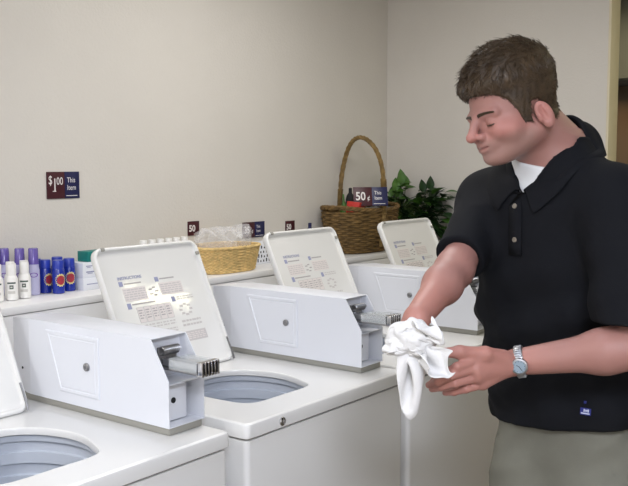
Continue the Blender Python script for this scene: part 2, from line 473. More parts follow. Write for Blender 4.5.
    zb, zc, zt2 = H + .0175, H + .1199, H + .2072
    MB().box((x0 + .004, ym + .004, H + .0005), (x1 - .004, ye - .004, zb + .002), .002).build('meter_base', 'gasket', t)
    # side sheets, top, back and floor of the housing
    th = .0022; mb = MB()
    prof = [(ym, zb), (ym, zc), (yt, zt2 - .004), (yt + .004, zt2), (yr, zt2), (yr, zb)]
    def sheet(x, s):
        a = [(x, y, z) for y, z in prof]; b = [(x + s * th, y, z) for y, z in prof]
        mb.loops([a, b])
    sheet(x0, 1); sheet(x1 - th, 1)
    mb.box((x0 + .001, yt + .003, zt2 - th), (x1 - .001, yr, zt2), .0008)
    mb.box((x0 + .001, ym, zb), (x1 - .001, yr, zb + th), .0005)
    mb.loops([[(x0, yr, zb), (x1, yr, zb), (x1, yr, zt2), (x0, yr, zt2)], [(x0 + .016, ye, zb), (x1 - .01, ye, zb), (x1 - .01, ye, zt2 - .008), (x0 + .016, ye, zt2 - .008)]])
    mb.box((x0 + th, ym + .075, zb + th), (x1 - th, ym + .078, zt2 - th))     # back of the coin well
    mb.box((x0 + th, ym + .006, zc - .010), (x1 - th, ym + .075, zc - .008))    # shelf over the well
    hs = mb.build('coin_meter_housing', 'coated_steel', t, ang=25)
    # vault door on the side: raised sheet with a trapezoid outline
    tr = [(.500, H + .188), (.303, H + .188), (.303, H + .045), (.448, H + .045)]
    def inset(P, d):
        c = Vector((sum(p[0] for p in P) / 4, sum(p[1] for p in P) / 4)); n = len(P); out = []
        for i in range(n):
            p = Vector(P[i]); a = (Vector(P[i - 1]) - p).normalized(); b = (Vector(P[(i + 1) % n]) - p).normalized()
            bis = (a + b).normalized(); sn = math.sqrt(max(0, (1 - a.dot(b)) / 2)); out.append(p + bis * d / max(sn, .3))
        return out
    mb = MB()
    mb.loops([[(x0 - dx, p[0], p[1]) for p in inset(tr, d)] for d, dx in ((0, -.001), (0, .0022), (.002, .0034), (.008, .0034), (.0095, .0018), (.012, .0018), (.0135, .0030))])
    door = mb.build('vault_door', 'coated_steel', t, ang=25)
    MB().lathe([(.0095, -.001), (.0095, .004), (.008, .0052), (.003, .0052), (.0028, .003), (0, .003)], 18, frame((x0 - .0032, .343, H + .117), (0, -1, 0), (0, 0, 1))).build('door_lock', 'brushed_steel', door)
    MB().lathe([(.0032, 0), (.0032, .001), (0, .0015)], 10, frame((x0 - .0004, .598, H + .08), (0, -1, 0), (0, 0, 1))).build('screw', 'dark_gap', door)
    # inner plate with the key hole
    pl = MB().box((x0 + .010, ym + .030, zb + .006), (x0 + .082, ym + .034, zc - .014), .001).build('key_plate', 'coated_steel', t)
    MB().lathe([(.0065, 0), (.0065, .002), (0, .002)], 16, frame((x0 + .041, ym + .0300, H + .068), (1, 0, 0), (0, 0, 1))).build('key_hole', 'dark_gap', pl)
    # coin slide
    sl = MB()
    xa, xb = x0 + .012, x0 + .068
    sl.box((xa, .002, H + .142), (xb, .145, H + .147), .001)
    so = sl.build('coin_slide', 'brushed_steel', t)
    mb = MB()
    for lo, hi in (((xa - .001, .002, H + .167), (xb + .001, .085, H + .1695)), ((xa - .001, .002, H + .146), (xa + .0015, .085, H + .167)), ((xb - .0015, .002, H + .146), (xb + .001, .085, H + .167))): mb.box(lo, hi, .0008)
    mb.build('coin_cover', 'clear_plastic', so)
    sl = MB()
    for k in range(6):
        x = xa + .006 + .0083 * k
        sl.box((x, .000, H + .146), (x + .0035, .145, H + .164 - .0015 * (k % 2)), .001)
    sl.build('coin_carrier', 'chrome', so)
    MB().box((xa + .002, -.006, H + .142), (xb - .002, .004, H + .169), .001).build('handle_core', 'dark_gap', so)
    sl = MB(); sl.box((xa, -.012, H + .140), (xb, .004, H + .144), .001); sl.box((xa, -.010, H + .168), (xb, .004, H + .171), .001)
    for k in range(6):
        x = xa + .0005 + .0096 * k
        sl.box((x, -.014, H + .140), (x + .0050, .000, H + .171), .0015)
    sl.build('slide_handle', 'chrome', so)
    mb = MB(); mb.tube([(xa + .003 + .050 * s / 120, .112 + .009 * math.cos(s * .55), H + .180 + .009 * math.sin(s * .55)) for s in range(121)], .0014, 6)
    mb.box((xa + .001, .118, H + .150), (xb - .001, .124, H + .188), .001)
    mb.build('coin_guide', 'brushed_steel', so)
    return t
XS = (-.7307, 0., .7012, 1.43)
w = make_washer()
OPL = [p + Vector((.026, -.004, 0)) for p in OPL]
w_near = make_washer()
LAB = ('white coin washing machine nearest the camera, cut by the photo\'s left edge', 'middle white coin washing machine with a chrome lock on its front edge', 'white coin washing machine nearest the man, half hidden behind the man')
LAB += ('white coin washing machine farthest along the row, only its raised lid showing beside the plant',)
washers = [w_near, w, copy_tree(w), copy_tree(w)]
for x, o, l in zip(XS, washers, LAB): o.location = (x, 0, 0); o['label'] = l
for ch in washers[2].children:
    if ch.name.startswith('lid'): ch.location.x += .025
for ch in washers[0].children:
    if ch.name.startswith('lid'): ch.location.x += .012

# ================================================================ SIGNS
def sign(name, label, cx, cz, wd, ht, kind, T=None, price='50', group='price signs'):
    t = thing(name, label, 'sign', (cx, YW - .001, cz), 0, group)
    base = T if T else Matrix(((1, 0, 0, 0), (0, 0, 1, 0), (0, 1, 0, 0), (0, 0, 0, 1)))
    if T: t.matrix_world = Matrix.Translation(T.translation); base = Matrix.Translation(-T.translation) @ T
    # local sheet: x right, y up, z towards the wall
    sp = wd * .54 if kind == 'full' else wd
    MB().box((-wd / 2, -ht / 2, -.003), (-wd / 2 + sp, ht / 2, 0), .0006, base).build('price_panel', 'wine', t)
    if kind == 'full':
        MB().box((-wd / 2 + sp, -ht / 2, -.003), (wd / 2, ht / 2, 0), .0006, base).build('text_panel', 'navy', t)
    B = base @ Matrix.Translation((0, 0, -.0034)) 
    mb = MB(); x = -wd / 2
    if price == '1':
        text_mb(mb, '$', ht * .46, B @ Matrix.Translation((x + .045 * wd, ht * .04, 0)), .0003, sx=.7)
        text_mb(mb, '1', ht * .68, B @ Matrix.Translation((x + .165 * wd, -ht * .22, 0)), .0008, sx=.62)
        text_mb(mb, '00', ht * .40, B @ Matrix.Translation((x + .285 * wd, ht * .02, 0)), .0002, sx=.75)
    else:
        text_mb(mb, price, ht * .62, B @ Matrix.Translation((x + (.06 * wd if kind == 'full' else .08 * wd), -ht * .2, 0)), .0010, sx=.85 if kind == 'full' else 1.0)
        if kind == 'full': text_mb(mb, '¢', ht * .36, B @ Matrix.Translation((x + .40 * wd, -ht * .2, 0)), .0004, sx=.85)
    if kind == 'full':
        text_mb(mb, 'This', ht * .27, B @ Matrix.Translation((x + .61 * wd, ht * .10, 0)), .0001, sx=.82)
        text_mb(mb, 'Item', ht * .27, B @ Matrix.Translation((x + .61 * wd, -ht * .18, 0)), .0001, sx=.82)
        if price == '1': mb.box((x + .17 * wd, -ht * .235, -.0002), (x + .27 * wd, -ht * .205, .0002), 0, B)
        mb.box((x + .58 * wd, -ht * .41, -.0002), (x + .92 * wd, -ht * .385, .0002), 0, B)
    mb.build('lettering', 'sign_white', t, smooth=False)
    return t
sign('price_sign', 'one dollar price sign alone on the wall above the cans', .4115, .515 + H, .132, .090, 'full', price='1')
sign('price_sign', 'small wine coloured price sign above the left end of pale wicker tray', 1.022, .334 + H, .062, .056, 'half')
sign('price_sign', 'wine and navy price sign low on the wall behind the pale tray\'s right end', 1.379, .308 + H, .140, .066, 'full', price='35')
sign('price_sign', 'small wine coloured price sign behind the middle washer\'s raised lid', 1.624, .306 + H, .064, .054, 'half')

# ================================================================ TOILETRIES ON THE LEDGE
def can(): 
    t = thing('spray_can', '', 'spray can', (0, 0, 0), 0, 'blue spray cans')
    MB().lathe([(.017, 0), (.0195, .002), (.0195, .076), (.0175, .081), (.0165, .083)], 24).build('can_body', 'blue_can', t)
    MB().lathe([(.0178, .081), (.0178, .104), (.0165, .107), (0, .107)], 24).build('cap', 'blue_cap', t)
    mb = MB()                                       # round emblem wrapped on the can
    for r, dr, mi in ((.0175, .0200, 1), (.0130, .0204, 0)):
        mb.cur = mi; n = 28; vs = [Vector((dr * math.cos(0), 0, .044))]; c0 = []
        for i in range(n):
            a = 2 * PI * i / n; rr = r * (1 + (.08 * (-1) ** i if mi else 0)); u = rr * math.cos(a); v = 1.15 * rr * math.sin(a)
            th = u / dr; c0.append(Vector((dr * math.cos(th), dr * math.sin(th), .044 + v)))
        mb.add([Vector((dr, 0, .044))] + c0, [[0, i + 1, (i + 1) % n + 1] for i in range(n)])
    mb.build('emblem', ['emblem_red', 'emblem_cream'], t)
    return t
base = can()
spots = [(.274, 1.108, .35, 'blue spray can standing leftmost in the front row of three'), (.292, 1.064, .05, 'blue spray can in the middle of the front three, emblem showing'), (.350, 1.085, -.1, 'blue spray can nearest the white and teal cartons'),
         (.272, 1.155, .6, 'blue spray can at the back, beside the lilac bottles'), (.352, 1.150, .5, 'blue spray can at the back, behind the front three')]
for i, (x, y, a, l) in enumerate(spots):
    o = base if i == 0 else copy_tree(base)
    ang = math.atan2(CP[1] - y, CP[0] - x); o.location = (x, y, LZ); o.rotation_euler.z = ang + .35 + a; o['label'] = l
def wbottle():
    t = thing('white_bottle', '', 'bottle', (0, 0, 0), 0, 'white travel bottles')
    MB().lathe([(.014, 0), (.0185, .003), (.0185, .064), (.016, .072), (.0135, .076)], 22).build('bottle_body', 'bottle_white', t)
    MB().lathe([(.0135, .074), (.0135, .109), (.0125, .113), (0, .113)], 22).build('cap', 'bottle_white', t)
    mb = MB()
    def patch(u0, u1, v0, v1, mi, r=.0188):
        mb.cur = mi; n = 6; vs = []
        for v in (v0, v1):
            for i in range(n + 1):
                th = (u0 + (u1 - u0) * i / n) / r; vs.append(Vector((r * math.cos(th), r * math.sin(th), v)))
        mb.add(vs, [[i, i + 1, n + 2 + i, n + 1 + i] for i in range(n)])
    patch(-.013, .013, .052, .057, 0); patch(-.006, .006, .036, .048, 0, .0189); patch(-.011, .011, .022, .030, 1); patch(-.003, .003, .040, .044, 1, .0191)
    mb.build('label_print', ['label_green', 'label_grey'], t)
    return t
base = wbottle()
WB = [(.115, 1.055, 'white travel bottle in front, left of the pair with labels showing'), (.164, 1.060, 'white travel bottle at the front beside the lilac bottle'), (.140, 1.098, 'white travel bottle in the second row, behind the left front one'),
      (.186, 1.094, 'white travel bottle in the second row, behind the right front one'), (.068, 1.060, 'white travel bottle half cut off at the picture\'s left edge')]
WB += [(.672 + .0400 * k, 1.085, 'white cap showing over the top edge of the middle washer\'s raised lid') for k in range(6)]
for i, (x, y, l) in enumerate(WB):
    o = base if i == 0 else copy_tree(base)
    o.location = (x, y, LZ); o.rotation_euler.z = math.atan2(CP[1] - y, CP[0] - x) + random.uniform(-.2, .2); o['label'] = l
    if i > 4: o['group'] = 'white caps behind the lid'; o.scale = (1, 1, 1.27)
def lbottle():
    t = thing('lilac_bottle', '', 'bottle', (0, 0, 0), 0, 'lilac bottles with purple caps')
    MB().lathe([(.015, 0), (.0185, .003), (.0185, .080), (.0165, .088), (.0165, .100)], 22).build('bottle_body', 'lilac_body', t)
    MB().lathe([(.0172, .098), (.0165, .108), (.0158, .110), (.015, .146), (.013, .149), (0, .149)], 22).build('cap', 'purple_cap', t)
    mb = MB(); n = 20; r = .0189; vs = []
    for k, s in ((0, 1.), (1, .72)):
        for i in range(n):
            a = 2 * PI * i / n; u = .014 * s * math.cos(a); v = .0075 * s * math.sin(a); th = u / r
            vs.append(Vector((r * math.cos(th), r * math.sin(th), .065 + v)))
    mb.add(vs, [[i, (i + 1) % n, n + (i + 1) % n, n + i] for i in range(n)]); mb.build('label_ring', 'violet_mark', t)
    return t
base = lbottle()
LBS = [(.224, 1.098, 'lilac bottle with purple cap standing next to the blue cans'), (.196, 1.130, 'lilac bottle in the back row, second from the blue cans'), (.166, 1.168, 'lilac bottle in the back row, third from the blue cans'), (.122, 1.165, 'lilac bottle at the back nearest the picture\'s left edge')]
for i, (x, y, l) in enumerate(LBS):
    o = base if i == 0 else copy_tree(base)
    o.location = (x, y, LZ); o.rotation_euler.z = math.atan2(CP[1] - y, CP[0] - x); o['label'] = l
# cartons
def carton(name, label, lo, hi, m, prints=None, rz=0.):
    c = [(lo[i] + hi[i]) / 2 for i in range(2)]
    t = thing(name, label, 'carton', (c[0], c[1], lo[2]), rz, 'cartons beside the blue cans')
    hx, hy, hz = (hi[0] - lo[0]) / 2, (hi[1] - lo[1]) / 2, hi[2] - lo[2]
    MB().box((-hx, -hy, 0), (hx, hy, hz), .0012).build('carton_body', m, t)
    if prints:
        mb = MB()
        for (u0, v0, u1, v1) in prints: mb.box((-hx + u0 * 2 * hx, -hy - .0006, v0 * hz), (-hx + u1 * 2 * hx, -hy, v1 * hz))
        mb.build('print', 'ink_navy', t, smooth=False)
    return t
carton('carton', 'lower white carton of the stack beside the cans', (.375, 1.045, LZ), (.515, 1.125, LZ + .040), 'carton_white', [(.1, .45, .5, .52)])
carton('carton', 'upper white carton with small blue writing, under the teal one', (.378, 1.050, LZ + .0405), (.510, 1.122, LZ + .090), 'carton_white', [(.10, .74, .30, .80), (.12, .66, .24, .70), (.10, .34, .36, .42), (.14, .26, .30, .30)])
carton('carton', 'small teal carton on top of the white cartons', (.408, 1.060, LZ + .0905), (.500, 1.115, LZ + .124), 'carton_teal')
# white packet right of the pale tray, dotted with black print
pk = [(random.uniform(.05, .85), .14 + .2 * r) for r in range(4) for _ in range(5)]
t = carton('patterned_packet', 'white packet dotted with black print, beside the pale wicker tray', (1.265, 1.09, LZ), (1.42, 1.135, LZ + .092), 'carton_white')
mb = MB()
for u, v in [(.06 + .115 * i + .03 * (r % 2), .10 + .2 * r) for r in range(4) for i in range(8)]:
    x = -.0775 + u * .155; z = v * .092; mb.box((x, -.0232, z), (x + .006, -.0224, z + .011 + .004 * math.sin(u * 40)))
mb.build('print', 'dark_gap', t, smooth=False); t['category'] = 'packet'
o = MB().lathe([(.011, 0), (.012, .003), (.012, .12), (.007, .132), (.008, .134), (.008, .150), (0, .151)], 18, Matrix.Translation((1.683, 1.12, LZ))).build('navy_bottle', 'navy'); tag(o, 'navy bottle top behind the middle raised lid, right of a price sign', 'bottle')

# ================================================================ BASKETS
def superell(a, b, t, p=2.4):
    c, s_ = math.cos(t), math.sin(t); return (a * math.copysign(abs(c) ** (2 / p), c), b * math.copysign(abs(s_) ** (2 / p), s_))
def weave(mb, a, b, prof, rows, stakes, r, amp, p=2.4):
    """rows of wavy weavers round upright stakes; prof(t in 0..1) -> (scale, z)"""
    for j in range(rows):
        sc, z = prof((j + .5) / rows); n = stakes * 4; pts = []
        for i in range(n):
            t = 2 * PI * i / n; x, y = superell(a * sc, b * sc, t, p); l = math.hypot(x, y)
            off = amp * math.sin(t * stakes / 2 + PI * (j % 2)) + random.uniform(-.15, .15) * r
            pts.append((x * (1 + off / l), y * (1 + off / l), z + random.uniform(-.12, .12) * r))
        mb.tube(pts, r, 6, closed=True)
def stakes_(mb, a, b, prof, n, r, p=2.4):
    for i in range(n):
        t = 2 * PI * (i + .25) / n
        mb.tube([(superell(a * prof(k / 6)[0], b * prof(k / 6)[0], t, p) + (prof(k / 6)[1],)) for k in range(7)], r, 6)
# big dark basket
bx, by = 2.0, 1.062
t = thing('wicker_basket', 'large dark brown wicker basket with a tall hoop handle, in the corner', 'basket', (bx, by, LZ), 0)
A_, B_ = .232, .120
prof = lambda s: (.66 + .34 * math.sin(min(1, s * 1.05) * PI / 2), .006 + .19 * s)
mb = MB(); weave(mb, A_, B_, prof, 19, 26, .0058, .0052); mb.build('weave', 'wicker_dark', t)
mb = MB(); stakes_(mb, A_ * .99, B_ * .99, prof, 26, .0042); mb.build('stakes', 'wicker_dark', t)
mb = MB()
rim = []
for ph in (0, 2.1, 4.2):
    pts = []
    for i in range(96):
        tt = 2 * PI * i / 96; x, y = superell(A_ * 1.02, B_ * 1.02, tt); l = math.hypot(x, y)
        q = tt * 13 + ph; lift = .016 * (x / A_) ** 2
        pts.append((x * (1 + .006 * math.cos(q) / l), y * (1 + .006 * math.cos(q) / l), .200 + lift + .006 * math.sin(q)))
    mb.tube(pts, .0062, 6, closed=True)
mb.build('rim', 'wicker_dark', t)
mb = MB(); mb.loops([[Vector((*superell(A_ * .66, B_ * .66, 2 * PI * i / 40), .002)) for i in range(40)], [Vector((*superell(A_ * .66, B_ * .66, 2 * PI * i / 40), .010)) for i in range(40)]]); mb.build('basket_bottom', 'wicker_dark', t)
mb = MB()
def harc(s, dx=0, dr=0):          # s 0..1 from the wall side over to the front
    ang = PI * s; hh = .345
    if s < .0: pass
    y = (B_ + .006 + dr) * math.cos(ang); z = .19 + (hh + dr) * abs(math.sin(ang)) ** .72
    return (dx + .01 * math.sin(3 * ang), y, z)
N = 60
for k in range(4):
    pts = []
    for i in range(N + 1):
        s = i / N; q = s * 34 + k * PI / 2; pts.append(harc(s, .0075 * math.cos(q), .0055 * math.sin(q)))
    pts = [(pts[0][0], pts[0][1] * .93, .03)] + pts + [(pts[-1][0], pts[-1][1] * .93, .03)]
    mb.tube(pts, .0056, 6)
for i in range(26):               # binding near the two ends
    for sd in (0, 1):
        z = .185 + .0062 * i; 
        if i > 17 and sd == 0: continue
        s = None
        zz = min(z, .5); a = math.asin(min(1, max(0, (zz - .19) / .345)) ** (1 / .72)); yy = (B_ + .006) * math.cos(a) * (1 if sd == 0 else -1)
        mb.tube([(.0135 * math.cos(v) + .01 * math.sin(3 * (a if sd == 0 else PI - a)), yy + .0125 * math.sin(v), zz + .002 * math.sin(v)) for v in [2 * PI * m / 12 for m in range(12)]], .0030, 5, closed=True)
mb.build('handle', 'wicker_handle', t)
# goods in the big basket
o = MB().box((-.045, -.03, 0), (.045, .03, .09), .002).build('red_box', 'red_paper'); o.location = (1.885, 1.02, LZ + .150); o.rotation_euler = (.1, .05, .3)
tag(o, 'bright red box poking out of the dark basket\'s left side', 'box', 'packets in the big basket')
o = MB().box((-.05, -.02, 0), (.05, .02, .085), .002).build('red_box', 'wine'); o.location = (2.085, 1.055, LZ + .115); o.rotation_euler = (0, 0, -.2)
tag(o, 'dark red box in the dark basket, below the fifty cent sign', 'box', 'packets in the big basket')
o = MB().lathe([(.02, 0), (.02, .10), (.012, .118), (.005, .135), (.004, .165), (0, .17)], 14).build('green_bottle', 'leaf_light'); o.location = (1.935, 1.105, LZ + .105); o.rotation_euler = (0, -.1, 0)
tag(o, 'green pointed bottle top in the dark basket behind the red box', 'bottle', 'packets in the big basket')
o = MB().lathe([(.022, 0), (.022, .12), (.016, .14), (.008, .15), (.008, .172), (0, .175)], 14).build('dark_bottle', 'dark_gap'); o.location = (2.01, 1.13, LZ + .125)
tag(o, 'dark bottle top in the dark basket behind the fifty cent sign', 'bottle', 'packets in the big basket')
o = MB().box((-.075, -.05, 0), (.075, .05, .11), .006).build('white_packet', 'label_grey'); o.location = (1.99, 1.055, LZ + .013); tag(o, 'pale packet lying low in the dark wicker basket under the boxes', 'packet', 'packets in the big basket')
# 50 cent sign leaning inside the basket, facing the room
c = at(370.5, 196.5, 4.08); rx = np.array([.70, -.71, -.0]); rx /= np.linalg.norm(rx)
upv = np.array([-.18, -.1, 1.0]) * 1.0
T = frame(c, rx, (0.0 + .22, .25, 1)); 
# frame z = x cross y points at the room; the sheet's back is +z of its own axes, so flip
T = T @ Matrix.Diagonal((1, 1, -1, 1))
sign('price_sign', 'fifty cent price sign standing in the dark wicker basket', 0, 0, .158, .088, "full", T=T, price='50')

# pale tray basket with a plastic bag
tx, ty = 1.050, 1.062
t = thing('wicker_tray', 'pale yellow wicker tray holding a clear plastic bag', 'basket', (tx, ty, LZ))
pr2 = lambda s: (.86 + .14 * s, .004 + .092 * s)
mb = MB(); weave(mb, .150, .105, pr2, 17, 54, .0034, .0030, 3.2); mb.build('weave', 'wicker_pale', t)
mb = MB(); stakes_(mb, .148, .103, pr2, 54, .0024, 3.2); mb.build('stakes', 'wicker_pale', t)
mb = MB()
for ph in (0, PI):
    mb.tube([(*superell(.152 + .003 * math.cos(60 * 2 * PI * i / 360 + ph), .107 + .003 * math.cos(60 * 2 * PI * i / 360 + ph), 2 * PI * i / 360, 3.2), .098 + .003 * math.sin(60 * 2 * PI * i / 360 + ph)) for i in range(360)], .0036, 5, closed=True)
mb.build('rim', 'wicker_pale', t)
mb = MB(); mb.loops([[Vector((*superell(.128, .09, 2 * PI * i / 40, 3.2), z)) for i in range(40)] for z in (.001, .006)]); mb.build('basket_bottom', 'wicker_pale', t)
# bag: crumpled film
bm = bmesh.new(); bmesh.ops.create_icosphere(bm, subdivisions=5, radius=1)
for v in bm.verts:
    p = v.co.copy(); n = p.normalized(); q = np.array(n)[None]
    w_ = float(wav(q, [((5, 3, 2), .3, .10), ((-4, 7, 3), 1.1, .07), ((9, -6, 8), 2., .045), ((14, 11, -9), .7, .03), ((-17, 13, 20), .2, .02)])[0])
    r = 1 + w_ - .05 * abs(math.sin(7 * n.x + 4 * n.z))
    v.co = Vector((n.x * .124 * r, n.y * .085 * r, n.z * (.066 if n.z > 0 else .03) * r))
    if n.z > .15:
        v.co.z += .030 * math.exp(-((n.x - .68) / .14) ** 2) * (1 - n.y) * .9 + .022 * math.exp(-((n.x + .75) / .2) ** 2) + .018 * abs(math.sin(9 * n.x + 3 * n.y))
o_mb = MB().bm(bm); bag = o_mb.build('plastic_bag', 'film', ang=25); bag.location = (tx - .005, ty, LZ + .088)
tag(bag, 'crumpled clear plastic bag heaped in the pale wicker tray', 'bag')
mb = MB()
for k in range(6):
    mb.box((-.11 + .037 * k, -.06, 0), (-.08 + .037 * k, .055, .055), .004)
# ================================================================ PLANT
px_, py_ = 2.325, 1.05
t = thing('potted_plant', 'bushy dark green leafy plant in the room corner beside the basket', 'plant', (px_, py_, LZ))
MB().lathe([(.045, 0), (.05, .004), (.066, .095), (.072, .096), (.072, .112), (.064, .112), (.060, .1), (0, .1)], 28).build('pot', 'clay', t)
MB().lathe([(.061, .095), (.058, .103), (0, .106)], 20).build('soil', 'soil', t)
rnd = random.Random(11); lf = MB(); st = MB()
def leaf(mb, base, dirv, nrm, L, Wd):
    d = Vector(dirv).normalized(); n = Vector(nrm); n = (n - d * n.dot(d)).normalized(); s_ = d.cross(n); vs = []; fs = []
    K = 7
    for i in range(K + 1):
        u = i / K; wdt = Wd * math.sin(PI * min(1, u * .93 + .05) ** .75) ** 1.0 * (1 if i < K else .02)
        for j in (-1, -.5, 0, .5, 1):
            p = Vector(base) + d * L * u + s_ * wdt * j + n * (.22 * abs(j) * wdt - .35 * L * u * u)
            vs.append(p)
    for i in range(K):
        for j in range(4): fs.append([i * 5 + j, i * 5 + j + 1, i * 5 + j + 6, i * 5 + j + 5])
    mb.add(vs, fs)
for k in range(430):
    a = rnd.uniform(0, 2 * PI); el = rnd.uniform(-1.1, 1.15); R_ = rnd.uniform(.05, 1) ** .5
    p = Vector((.02 + .115 * R_ * math.cos(a) * math.cos(el * .6), -.075 + .175 * R_ * math.sin(a), .150 + .150 * R_ * math.sin(el)))
    if p.x > .075: p.x = .15 - p.x
    if p.y > .1: p.y = .2 - p.y
    if p.y + py_ > LY - .02 and p.z < .03: continue
    if p.x < -.05: continue
    dv = Vector((p.x, p.y * .7, (p.z - .13) * .7)) + Vector((rnd.uniform(-.08, .08), rnd.uniform(-.08, .08), rnd.uniform(-.07, .05)))
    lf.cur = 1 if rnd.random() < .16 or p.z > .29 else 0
    L = rnd.uniform(.045, .075)
    e_ = p + dv.normalized() * L
    if e_.x > .08 or e_.x < -.062 or (e_.y + py_ > LY - .01 and e_.z < .012): continue
    if e_.y > .125: continue
    leaf(lf, p, dv, (dv.x * .2 + rnd.uniform(-.3, .3), rnd.uniform(-.5, .1), 1), L, L * rnd.uniform(.30, .40))
    if k % 4 == 0: st.tube([(0, 0, .1), (p.x * .4, p.y * .4, .12 + p.z * .45), p], [.0025, .002, .0014], 5)
# upright sprays that top the plant and one arching to the right
for (qx, qy, qz, tall) in ((-.075, -.02, .285, 1), (-.045, -.03, .31, 1), (-.02, -.02, .325, 1), (.005, -.03, .30, 1), (-.06, -.03, .25, 1), (.02, -.12, .275, 0), (.035, -.16, .24, 0), (.04, -.19, .19, 0), (.03, -.15, .29, 0)):
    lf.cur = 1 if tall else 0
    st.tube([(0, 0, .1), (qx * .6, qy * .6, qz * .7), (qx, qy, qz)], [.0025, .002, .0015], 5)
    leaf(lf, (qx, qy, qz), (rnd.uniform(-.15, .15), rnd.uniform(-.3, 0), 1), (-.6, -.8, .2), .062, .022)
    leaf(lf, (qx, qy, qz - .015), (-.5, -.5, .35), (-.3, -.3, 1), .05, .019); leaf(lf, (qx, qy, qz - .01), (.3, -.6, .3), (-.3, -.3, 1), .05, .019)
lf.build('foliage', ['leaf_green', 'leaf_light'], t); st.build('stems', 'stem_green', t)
# ================================================================ THE MAN
A3 = lambda *v: np.array(v, float)
ZU = A3(0, 0, 1)
FT, LT_ = A3(-.975, .218, 0), A3(-.218, -.975, 0)                 # torso: front, left
_a = math.radians(65); HF = -math.cos(_a) * A3(.794, .607, 0) - math.sin(_a) * A3(.607, -.794, 0); HL = np.cross(A3(0, 0, 1), HF)                  # head: front, left
hp_, hr_ = math.radians(17), math.radians(6)
f1 = math.cos(hp_) * HF - math.sin(hp_) * ZU; u1 = math.cos(hp_) * ZU + math.sin(hp_) * HF
l2 = math.cos(hr_) * HL + math.sin(hr_) * u1; u2 = math.cos(hr_) * u1 - math.sin(hr_) * HL
HR = np.stack([l2, f1, u2], 1)
HC = at(512, 109, 1.87)
hp = lambda x, y, z: HC + HR @ A3(x, y, z)
PEL, WAI, CHE, UPP, NEC = at(570, 452, 1.97), at(563, 370, 1.97), at(553, 275, 1.95), at(549, 205, 1.94), at(556, 165, 1.93)
LS, RS = at(618, 206, 1.78), at(490, 203, 2.08)
LE, LWR = at(648, 346, 1.67), at(517, 362, 1.74)
RE, RWR = at(454, 270, 1.87), at(417, 318, 1.70)
tab = [(.80, PEL, .168, .100), (PEL[2], PEL, .170, .102), (WAI[2], WAI, .164, .106), (CHE[2], CHE, .168, .106), (UPP[2], UPP, .160, .098), (NEC[2] - .01, NEC, .090, .070), (NEC[2] + .05, NEC + ZU * .05, .05, .05)]
tz = [r[0] for r in tab]
def torso(off=0., folds=None):
    def fn(P):
        z = P[..., 2]
        cx = np.interp(z, tz, [r[1][0] for r in tab]); cy = np.interp(z, tz, [r[1][1] for r in tab])
        a = np.interp(z, tz, [r[2] for r in tab]) + off; b = np.interp(z, tz, [r[3] for r in tab]) + off
        dx, dy = P[..., 0] - cx, P[..., 1] - cy
        u = dx * LT_[0] + dy * LT_[1]; v = dx * FT[0] + dy * FT[1]
        q = (np.abs(u / a) ** 2.3 + np.abs(v / b) ** 2.3) ** (1 / 2.3)
        d = (q - 1) * np.minimum(a, b)
        d = np.maximum(d, z - (NEC[2] + .05)); d = np.maximum(d, .80 - z)
        return d
    return fn
TLO, THI = A3(.05, -.95, .8), A3(.68, -.2, NEC[2] + .06)
man = thing('person', 'man in a black polo shirt and khaki trousers holding a white towel', 'person', (PEL[0], PEL[1], 0))
base_inv = Matrix.Translation((-PEL[0], -PEL[1], 0))
def part(me, name, m, parent=None):
    me.transform(base_inv) if parent is None else me.transform(base_inv)
    return obj_from_mesh(name, me, m, parent or man)
# ---- body (skin)
B = Vol((-.15, -.96, 1.03), (.60, -.24, 1.78), .0021)
B.fn(torso(-.002), TLO, THI, .01)
for s, e in ((LS, NEC), (RS, NEC)): B.cone(s, e + ZU * .0, .056, .05, .05)
nk0 = at(556, 166, 1.925); 
B.cone(nk0, hp(0, -.030, -.045), .062, .056, .03); B.cone(at(566, 150, 1.95), hp(0, -.055, -.02), .052, .036, .03)
def arm(V, s, e, w, k, q=1., qw=1.):
    m = e + (w - e) * .32
    V.cone(s, e, .054 * q, .0395 * q, k); V.cone(e, m, .0385 * q, .0390 * q, k); V.cone(m, w, .0385 * q, .0252 * qw, k)
arm(B, LS, LE, LWR, .03); arm(B, RS, RE, RWR, .03, .92)
# head
B.ell(hp(0, -.013, .043), (.0755, .096, .081), HR, .02)
B.ell(hp(0, .030, -.024), (.061, .062, .076), HR, .03)
for s in (-1, 1):
    B.cone(hp(s * .050, -.004, -.054), hp(s * .018, .066, -.080), .018, .016, .03)
    B.cone(hp(s * .040, .070, -.030), hp(s * .046, .052, -.036), .018, .018, .02)      # cheek
    B.cone(hp(s * .010, .0850, .010), hp(s * .042, .0745, .008), .0085, .009, .012)         # brow ridge
B.ell(hp(0, .081, -.082), (.020, .0155, .0145), HR, .014)
for s in (-1, 1): B.ell(hp(s * .032, .102, -.011), (.0185, .0185, .0115), HR, .008, 'cut')
for s in (-1, 1): B.ell(hp(s * .031, .0755, -.009), (.0135, .0135, .0130), HR, .002)     # lids
B.cone(hp(0, .089, .008), hp(0, .115, -.028), .0078, .0105, .008)
B.ell(hp(0, .1165, -.0300), (.0096, .0112, .0088), HR, .006)
for s in (-1, 1):
    B.ell(hp(s * .0125, .101, -.0335), (.0085, .0100, .0078), HR, .005)
    B.ell(hp(s * .006, .109, -.0410), (.0036, .006, .004), HR, .002, 'cut')
B.ell(hp(0, .083, -.052), (.030, .0175, .020), HR, .012)                                   # muzzle
ml = [hp(-0.0281, 0.0780, -0.0475), hp(-0.0130, 0.0945, -0.0522), hp(0.0000, 0.0985, -0.0520), hp(0.0130, 0.0945, -0.0522), hp(0.0281, 0.0780, -0.0475)]
B.chain(ml, [.003, .0048, .0052, .0048, .003], .004)
